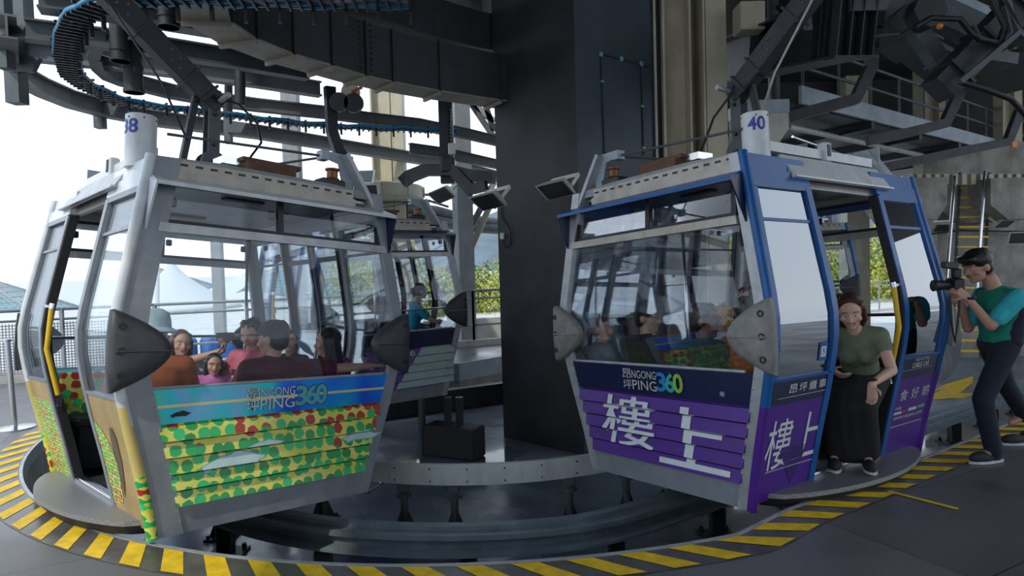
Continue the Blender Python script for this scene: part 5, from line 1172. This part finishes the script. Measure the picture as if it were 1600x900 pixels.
    MB().tube([Hh(x, .090 - abs(x) * .35, -.057 + abs(x) * .28) for x in (-.027, -.014, 0, .014, .027)], .0055 * hs, 8, ).build('lips', 'lips', b, smooth=90)
    # hair
    hm = MB(); kd = hair[0]
    if kd != 'none':
        hm.ell(Hh(0, -.024, .037), (.085 * hs, .094 * hs, .092 * hs), fr, face, fu, 20, 14)
        hm.ell(Hh(0, -.045, -.01), (.078 * hs, .062 * hs, .07 * hs), fr, face, fu, 16, 10)
        if kd == 'messy': hm.ell(Hh(0, -.015, .055), (.095 * hs, .105 * hs, .085 * hs), fr, face, fu, 20, 14); cap(hm, Hh(-.05, .07, .075), Hh(.05, .07, .075), .028 * hs, .028 * hs, 8)
        if kd in ('short', 'messy'):
            for k in range(14 if kd == 'short' else 26):
                a = k * 2.4; q = Hh(math.cos(a) * .055, -.02 + math.sin(a) * .06, .105 + .012 * math.sin(a * 3)); cap(hm, q, q + (fr * math.cos(a) + face * math.sin(a)) * .03 * hs - fu * .02 * hs, .014 * hs, .007 * hs, 6)
            cap(hm, Hh(-.045, .035, .098), Hh(.045, .035, .098), .014 * hs, .014 * hs, 8)
        if kd in ('long', 'bob'):
            ln = .30 if kd == 'long' else .12
            for k in range(-5, 6):
                a = k / 5 * 1.75; x, y = math.sin(a) * .078, -math.cos(a) * .072 - .012
                if abs(k) == 5: y += .01
                cap(hm, Hh(x, y, .03), Hh(x * 1.02, y - .01, -ln * .5), .021 * hs, .022 * hs, 8); cap(hm, Hh(x * 1.02, y - .01, -ln * .5), Hh(x * .85, y - .015, -ln - .02 * math.cos(k * 2.)), .022 * hs, .014 * hs, 8)
            cap(hm, Hh(-.066, .03, .075), Hh(0, .045, .105), .015 * hs, .012 * hs, 8); cap(hm, Hh(.066, .03, .075), Hh(0, .045, .105), .015 * hs, .012 * hs, 8)
        if kd == 'pony': cap(hm, Hh(0, -.10, .03), Hh(0, -.15, -.02), .03 * hs, .035 * hs); cap(hm, Hh(0, -.15, -.02), Hh(0, -.15, -.16), .035 * hs, .02 * hs); cap(hm, Hh(-.03, .05, .10), Hh(.03, .05, .10), .018, .018)
        if kd == 'bun': hm.ell(Hh(0, -.12, .0), (.05 * hs,) * 3); cap(hm, Hh(0, -.1, -.03), Hh(0, -.11, -.09), .03 * hs, .015 * hs)
        skin_mesh('hair', hm, hair[1], e, .008, 2)
    if hat == 'bucket':
        mb = MB().lathe([(.105 * hs, .0), (.10 * hs, .05), (.088 * hs, .10), (.05 * hs, .125), (0.001, .13)], Hh(0, -.012, .045), 24, fr, face, fu); h_ = mb.build('hat', 'cloth_hat', e, smooth=60)
        MB().lathe([(.10 * hs, .0), (.15 * hs, -.03), (.152 * hs, -.036), (.10 * hs, -.008)], Hh(0, -.012, .05), 24, fr, face, fu).build('brim', 'cloth_hat', h_, smooth=60)
    if hat in ('cap', 'capback'):
        mb = MB(); vs = []; 
        mb.lathe([(.098 * hs, .0), (.099 * hs, .03), (.092 * hs, .065), (.065 * hs, .095), (.03 * hs, .108), (.001, .11)], Hh(0, -.014, .035), 24, fr, face, fu); h_ = mb.build('cap', 'cap_dark', e, smooth=60)
        pts = [(math.sin(a) * .075 * hs, (.06 + math.cos(a) * .10) * hs) for a in [i * math.pi / 10 - math.pi / 2 for i in range(11)]]
        MB().prism(pts, Hh(0, 0, .04), fr, face, .006).build('peak', 'cap_dark', h_)
    if extra: extra(e, O, Hh, fr, face, fu, hs, neck, pelvis, up, R, Fw, ank)
    return e
def on_y(mw, px, py, y):
    mi = mw.inverted(); o = mi @ V((0, 0, CH)); d = mi.to_3x3() @ ray(px, py); return o + d * ((y - o.y) / d.y)
def sit(label, mw, hx, face, bodydir, lean=0., tw=0., hands=None, name='person', s=None, kid=False, **k):
    """hx: head centre in cabin coordinates; bodydir: way the lap points."""
    hx = V(hx); bd = V((*bodydir, 0)).normalized(); rt = V((bd.y, -bd.x, 0)); s = s or 1.
    th = (hx.z - (.50 if not kid else .50)); 
    neck = V((hx.x, hx.y, hx.z - .135 * s)) - bd * .015; pel = V((hx.x, hx.y, .53 if not kid else .50)) - bd * (.04 + lean)
    st = .42; kz = .0
    feet = {}
    for q, sd in ((1, 'R'), (-1, 'L')):
        an = pel + bd * (.42 * s) + rt * (.1 * q); an.z = .09; feet[sd] = (an, V((0, 0, 1)) + bd, bd + rt * .15 * q)
    hd = {}
    for q, sd in ((1, 'R'), (-1, 'L')):
        hd[sd] = (pel + bd * .30 * s + rt * .10 * q + V((0, 0, .14 * s)), rt * q * .6 - V((0, 0, 1)), bd, V((0, 0, -1)), -rt * q, .4)
    if hands: hd.update(hands)
    return person(name, label, mw, pel, neck, hx, face, rt, hd, feet, s=s, **k)
def collar(m, col2=None):
    def f(e, O, Hh, fr, face, fu, hs, neck, pelvis, up, R, Fw, ank):
        c = neck - up * .045; pts = [c + (R * math.cos(a) * .068 + Fw * math.sin(a) * .062) * hs - up * (.02 * max(0, math.sin(a))) for a in [math.pi * .5 + .35 + i * (2 * math.pi - .7) / 14 for i in range(15)]]
        MB().sweep(pts, [(-.008, -.018), (.008, -.018), (.008, .018), (-.008, .018)]).build('collar', m, e, smooth=60)
    return f
# --- leaf-print cabin
A_, B_ = M38, M40
h = on_y(A_, 240, 532, .74); h.z = 1.12
sit('person in an orange shirt and pale blue bucket hat beside the leaf-print cabin corner', A_, h, (-.75, -.65, -.05), (-.35, -1), top=('cloth_orange', 1.9), hat='bucket', hair=('short', 'hair_black'), s=1.05)
h = on_y(A_, 426, 531, .82)
def maroon_x(e, O, Hh, fr, face, fu, hs, neck, pelvis, up, R, Fw, ank):
    c = neck - up * .03; MB().tube([c + (R * math.cos(a) * .062 + Fw * math.sin(a) * .06) * hs + up * .0 for a in [i * 2 * math.pi / 20 for i in range(21)]], .006, 6).build('neckband', 'cloth_white', e, smooth=90)
sit('person in a maroon T-shirt and dark cap with back to the leaf-print cabin window', A_, h, (.55, -.8, -.1), (0, -1), top=('cloth_maroon', .8), hat='cap', s=1.1, skin='skin_a', extra=maroon_x,
    hands={'R': (on_y(A_, 585, 572, .98), V((0, 0, -1)), V((-1, .1, 0)), V((0, 0, -1)), V((0, -1, 0)), .2)})
h = on_y(A_, 512, 535, .72)
sit('person with long black hair in a red checked shirt beside the maroon T-shirt', A_, h, (.8, -.6, -.1), (.2, -1), top=('cloth_check', .8), hair=('long', 'hair_black'), female=True, s=.98)
h = on_y(A_, 393, 522, .05)
def pol(e, O, Hh, fr, face, fu, hs, neck, pelvis, up, R, Fw, ank):
    collar('cloth_pink')(e, O, Hh, fr, face, fu, hs, neck, pelvis, up, R, Fw, ank); tl_ = (neck - pelvis).length
    for z, m, hh in ((.60, 'cloth_navy', .05), (.50, 'cloth_white', .05)):
        c = pelvis + up * tl_ * z; MB().sweep([c + R * (math.cos(a) * .186) + Fw * (math.sin(a) * .130) for a in [.1 + i * 2.94 / 16 for i in range(17)]], [(-.003, -hh / 2), (.003, -hh / 2), (.003, hh / 2), (-.003, hh / 2)]).build('chest_stripe', m, e, smooth=60)
sit('person in a pink polo shirt with navy and white chest stripes, looking down', A_, h, (.75, .5, -.35), (1, .45), top=('cloth_pink', .85), s=1.02, skin='skin_a', extra=pol)
h = on_y(A_, 452, 533, .20)
sit('child peering between the pink polo shirt and the dark cap', A_, h, (.6, .8, 0), (.8, .5), name='child', cat='child', top=('cloth_darkgreen', .6), hair=('short', 'hair_black'), s=.72, kid=True, skin='skin_c')
h = on_y(A_, 283, 537, -.62); hw = on_y(A_, 363, 545, -.1)
def phone(e, O, Hh, fr, face, fu, hs, neck, pelvis, up, R, Fw, ank): pass
sit('person with brown hair holding a phone up on a stick, behind the orange shirt', A_, h, (.1, 1, -.05), (-.1, 1), top=('cloth_white', .4), hair=('long', 'hair_brown'), female=True, s=1.0, skin='skin_a',
    hands={'R': (on_y(A_, 356, 546, -.30), V((-.2, -.2, -1)), V((-.1, .2, 1)), V((1, 0, 0)), V((0, -1, 0)), 1.1)})
a = mwp = A_ @ on_y(A_, 318, 578, -.25); b = A_ @ on_y(A_, 352, 537, -.30); e = empty('selfie_stick', a); tag(e, 'thin selfie stick held up beside the girl in pink', 'selfie stick')
MB().cyl((0, 0, 0), b - a, .008, 8).build('shaft', 'chrome', e); e2 = empty('phone', b + V((0, 0, .02))); tag(e2, 'dark phone clamped on the raised selfie stick', 'phone'); MB().box((0, 0, .04), (.15, .012, .075), bev=.004).build('case', 'cable_black', e2); MB().box((.02, .0, .0), (.03, .02, .03)).build('clamp', 'red_part', e2)
h = on_y(A_, 334, 570, -.10)
sit('girl in a pink and lilac top with long black hair, hand at her chest', A_, h, (.25, 1, -.1), (.1, 1), name='girl', cat='child', top=('cloth_lilac', 1.8), hair=('long', 'hair_black'), female=False, s=.68, kid=True, skin='skin_a',
    hands={'L': (h + V((-.04, .17, -.20)), V((-.5, 0, -1)), V((.5, .2, .8)), V((1, 0, 0)), V((0, 1, 0)), 1.0)})
# --- purple cabin (its near end is -Y)
h = on_y(B_, 941, 515, -.93)
sit('person with dark ponytail in a grey-green top inside cabin 40', B_, h, (.95, .25, 0), (.25, 1), top=('cloth_grey', .6), hair=('pony', 'hair_brown'), female=True, s=.9, skin='skin_c')
h = on_y(B_, 1012, 497, -.85)
def specs(e, O, Hh, fr, face, fu, hs, neck, pelvis, up, R, Fw, ank):
    mb = MB()
    for k in (-1, 1): mb.tube([Hh(.031 * k + .02 * math.cos(q), .096, .006 + .016 * math.sin(q)) for q in [i * math.pi / 6 for i in range(13)]], .0025, 5); mb.tube([Hh(.052 * k, .095, .01), Hh(.082 * k, -.01, .005)], .0025, 5)
    mb.tube([Hh(-.011, .096, .01), Hh(.011, .096, .01)], .0025, 5); mb.build('glasses', 'cable_black', e)
sit('person in a black T-shirt and glasses, in profile inside cabin 40', B_, h, (1, .35, -.05), (.2, 1), top=('cloth_black', .7), hair=('messy', 'hair_black'), s=1.05, skin='skin_c', extra=specs)
h = on_y(B_, 1103, 502, -.84)
sit('person in a dark shirt with short black hair, mid-window in cabin 40', B_, h, (.95, .35, -.1), (0, 1), top=('cloth_darkgreen', .7), hair=('short', 'hair_black'), s=1.08, skin='skin_d')
h = on_y(B_, 1127, 497, .25)
sit('person with blond hair in a white T-shirt facing into cabin 40', B_, h, (-.9, -.5, 0), (-.4, -.9), top=('cloth_white', .6), hair=('bob', 'hair_blond'), female=True, s=.98, skin='skin_c')
h = on_y(B_, 1176, 492, -.80)
sit('person in a rust-coloured shirt behind the big grey buffer of cabin 40', B_, h, (.2, 1, 0), (0, 1), top=('cloth_rust', .9), hair=('short', 'hair_black'), s=1.08, skin='skin_b')
h = on_y(B_, 1168, 470, .62)
sit('person with greying short hair at the far side of cabin 40', B_, h, (-.2, -1, 0), (0, -1), top=('cloth_navy', .8), hair=('short', 'hair_brown'), s=1.08, skin='skin_c')
h = on_y(B_, 1247, 487, .45)
sit('person in a pale cap seen through the door glass of cabin 40', B_, h, (.8, .2, 0), (-.2, -1), top=('cloth_olive', .7), hair=('pony', 'hair_blond'), female=True, s=.98, skin='skin_c', hat='bucket')
h = on_y(B_, 1329, 487, -.14)
def green_x(e, O, Hh, fr, face, fu, hs, neck, pelvis, up, R, Fw, ank):
    MB().ell(Hh(0, .0935, -.055), (.014 * hs, .004, .003), fr, face, fu, 10, 6).build('teeth', 'teeth', e); mb = MB().sweep([Hh(x, .03 + .02 * math.cos(x * 12), .118 - .03 * abs(x) / .08) for x in (-.08, -.04, 0, .04, .08)], [(-.008, -.005), (.008, -.005), (.008, .005), (-.008, .005)]); mb.build('sunglasses', 'cable_black', e)
    sk = MB(); a = (ank['L'][0] + ank['R'][0]) / 2
    sk.ell(pelvis, (.165, .14, .15), R, Fw, up, 16, 10)
    kk = []
    for sd in 'RL': a_, t_, kn = ank[sd]; hp = pelvis + (R if sd == 'R' else -R) * .09; cap(sk, hp, kn, .105, .085); lo = V((a_.x - .0, a_.y + .02, .13)); cap(sk, kn, lo, .085, .085); kk.append((kn, lo))
    for q in (.33, .66): cap(sk, kk[0][0].lerp(kk[1][0], q), kk[0][1].lerp(kk[1][1], q), .09, .10); cap(sk, pelvis, kk[0][0].lerp(kk[1][0], q), .12, .09); cap(sk, pelvis.lerp(kk[0][0], q), kk[0][1].lerp(kk[1][1], .5), .10, .10)
    cap(sk, pelvis + V((0, 0, -.05)), V((pelvis.x, pelvis.y - .1, .2)), .11, .10)
    skin_mesh('skirt', sk, 'cloth_black', e, .014, 6)
    MB().tube([V(green_w) - O + V((math.cos(q) * .03, math.sin(q) * .03, .03)) for q in [i * math.pi / 6 for i in range(13)]], .008, 6).build('watch', 'cable_black', e)
pel = on_y(B_, 1347, 612, .24); pel.z = .62; nk = V((h.x - .03, h.y + .10, h.z - .13)); green_w = on_y(B_, 1362, 600, -.24)
person('person', 'smiling person in a green blouse and long black skirt in the doorway of cabin 40', B_, pel, nk, h, (.42, -.85, -.42), (-.93, -.36, 0),
    {'L': (green_w, V((.35, 1, -.1)), V((.1, -.2, -1)), V((0, -1, 0)), V((1, 0, 0)), .5), 'R': (pel + V((-.05, -.34, .10)), V((-1, -.2, -.5)))},
    {'L': ((pel.x + .12, pel.y - .22, .09), (.3, -.9, .2), (.6, -.8, 0)), 'R': ((pel.x - .06, pel.y - .34, .09), (.2, -1, .2), (.5, -.8, 0))}, skin='skin_c', hair=('bob', 'hair_brown'), top=('cloth_green', .35), legs=('cloth_black', .4), female=True, s=.98, hscale=1.06, extra=green_x, voxel=.0075)
# --- the photographer on the platform
I4 = Mx.Identity(4); Yp = 4.95
pel = B(1560, 590, Yp); pel.z = .92; nk = B(1560, 452, Yp); hd_ = B(1527, 417, Yp)
camw = B(1484, 445, Yp - .05)
def photog(e, O, Hh, fr, face, fu, hs, neck, pelvis, up, R, Fw, ank):
    collar('cloth_emerald')(e, O, Hh, fr, face, fu, hs, neck, pelvis, up, R, Fw, ank); tl_ = (neck - pelvis).length
    mb = MB()
    for t, f in ((.55, -.075), (.42, -.065), (.30, -.055), (.18, -.045), (.03, -.035)): mb.ell(pelvis + up * tl_ * t - R * .075 + Fw * f * .75, (.112, .078, .085), R, Fw, up, 14, 8)
    skin_mesh('side_panel', mb, 'cloth_navy', e, .012, 4)
    mb = MB().tube([B(1500, 460, Yp - .12) - O, B(1497, 500, Yp - .1) - O, B(1492, 535, Yp - .1) - O, B(1486, 500, Yp - .1) - O, B(1484, 462, Yp - .1) - O], .008, 6); mb.build('camera_strap', 'cable_black', e, smooth=90)
    MB().tube([V(pw) - O + V((math.cos(q) * .034 + .02, math.sin(q) * .034, .0)) for q in [i * math.pi / 6 for i in range(13)]], .010, 6).build('watch', 'cable_black', e)
    MB().ell(Hh(0, .089, -.06), (.022, .005, .005), fr, face, fu, 10, 6).build('teeth', 'teeth', e)
pw = B(1512, 466, Yp - .12); pw2 = B(1500, 470, Yp + .12)
person('person', 'person in a green and cyan polo shirt taking a photo on the platform', I4, pel, nk, hd_, (-1, -.12, -.28), (0, 1, 0),
    {'L': (pw, V((.35, -.2, -1)), V((-.75, .1, .65)), V((-.3, .9, 0)), V((0, 0, -1)), .8), 'R': (pw2, V((.3, .2, -1)), V((-.8, -.1, .5)), V((-.2, -1, 0)), V((0, 0, -1)), .8)},
    {'L': (G(1552, 722) + V((0, 0, .09)), (-1, -.2, 0), (-1, -.15, 0)), 'R': (G(1612, 690) + V((0, 0, .10)), (-1, 0, 0), (-1, -.1, 0))}, skin='skin_a', hair=('messy', 'hair_black'), top=('cloth_emerald', 0), legs=('cloth_jeans', 1.), s=1.03, extra=photog, voxel=.0065)
# cyan sleeves
pe = [o for o in bpy.data.objects if o.parent is None and o.get('label', '').startswith('person in a green and cyan')][0]
O = V((pel.x, pel.y, 0)); upv = (nk - pel).normalized(); Rq = V((0, 1, 0)); Rq = (Rq - upv * Rq.dot(upv)).normalized(); Fq = upv.cross(Rq)
for k, w, pole in ((-1, pw, V((.35, -.2, -1))), (1, pw2, V((.3, .2, -1)))):
    sh = pel + upv * ((nk - pel).length * .86) + Rq * (.175 * 1.03 * k) - Fq * .01; el, _ = ik(sh, w, .275 * 1.03, .245 * 1.03, pole); mb = MB(); cap(mb, sh - O, sh.lerp(el, .72) - O, .070, .064); cap(mb, sh - O, sh + upv * .03 - Rq * k * .07 - O, .068, .05); skin_mesh('sleeve', mb, 'cloth_cyan', pe, .010, 4)
c = camw; e = empty('camera', c - V((0, 0, .06))); tag(e, 'black camera with long lens and flash held by the photographer', 'camera'); o = e.location
MB().box(c - o + V((.04, .0, 0)), (.075, .13, .10), bev=.012).build('camera_body', 'black_metal', e); ax = V((-1, 0, -.05))
MB().lathe([(.032, 0), (.034, .03), (.038, .08), (.042, .12), (.044, .125), (.038, .127)], c - o, 20, V((0, 1, 0)), V((0, 0, 1)), V((-1, 0, -.03))).build('lens', 'cable_black', e, smooth=40)
MB().box(c - o + V((.05, 0, .085)), (.05, .06, .07), bev=.008).build('flash_foot', 'black_metal', e); MB().beam(c - o + V((.05, 0, .14)), c - o + V((-.05, 0, .155)), .075, .05, bev=.008).build('flash_head', 'bumper_dark', e)
# --- cleaner in the mint cabin
Yk = 9.35; hd_ = B(658, 455, Yk); nk = B(651, 472, Yk); pel = B(643, 522, Yk) 
def glove(e, O, Hh, fr, face, fu, hs, neck, pelvis, up, R, Fw, ank):
    mb = MB(); w = V(cw) - O; cap(mb, w - V((.1, 0, -.05)), w + V((.02, 0, -.01)), .035, .04); cap(mb, w, w + V((.15, -.02, -.02)), .042, .03); skin_mesh('glove', mb, 'cable_black', e, .01, 2); collar('cloth_teal')(e, O, Hh, fr, face, fu, hs, neck, pelvis, up, R, Fw, ank)
    MB().box(w + V((.14, -.03, -.045)), (.16, .1, .03), bev=.01).build('cleaning_cloth', 'leaf_green', e)
mat('leaf_green', (.08, .35, .05), .8)
cw = B(697, 507, Yk - .2)
person('person', 'cleaner in a teal polo shirt with hair tied back, wiping the mint cabin', I4, pel, nk, hd_, (.92, .35, -.1), (.35, -.94, 0),
    {'R': (cw, V((0, -.2, -1)), V((1, 0, -.1)), V((0, 0, -1)), V((0, 1, 0)), .2), 'L': (pel + V((.2, .15, .1)), V((-1, 0, -.3)))},
    {'R': ((pel.x + .02, pel.y - .1, .09), (1, 0, 0), (1, 0, 0)), 'L': ((pel.x - .05, pel.y + .12, .09), (1, 0, 0), (1, .2, 0))}, skin='skin_b', hair=('bun', 'hair_black'), top=('cloth_teal', .7), legs=('cloth_navy', 1.), female=True, s=.95, extra=glove)
# ------------------------------------------------------------------ light and view
w = bpy.data.worlds.new('sky'); S.world = w; w.use_nodes = True; N, L = w.node_tree.nodes, w.node_tree.links
bg = N['Background']; tc = N.new('ShaderNodeTexCoord'); sp = N.new('ShaderNodeSeparateXYZ'); L.new(tc.outputs['Generated'], sp.inputs[0])
cr = N.new('ShaderNodeValToRGB'); e = cr.color_ramp.elements; e[0].position = 0; e[0].color = (.80, .88, 1.0, 1); e[1].position = .6; e[1].color = (.62, .78, 1.0, 1); e.new(.12).color = (.88, .93, 1.0, 1)
L.new(sp.outputs[2], cr.inputs[0]); L.new(cr.outputs[0], bg.inputs[0]); bg.inputs[1].default_value = 2.0
sun = bpy.data.lights.new('sun', 'SUN'); sun.energy = 2.6; sun.angle = R_(1.5); sun.color = (1, .93, .8)
so = bpy.data.objects.new('sun', sun); COL.objects.link(so); so.rotation_euler = (R_(38), R_(-22), 0)
S.view_settings.view_transform = 'Standard'; S.view_settings.look = 'None'; S.view_settings.exposure = -.22; S.view_settings.gamma = 1
S.cycles.transparent_max_bounces = 48; S.cycles.max_bounces = 8; S.cycles.diffuse_bounces = 4
bpy.context.view_layer.update()
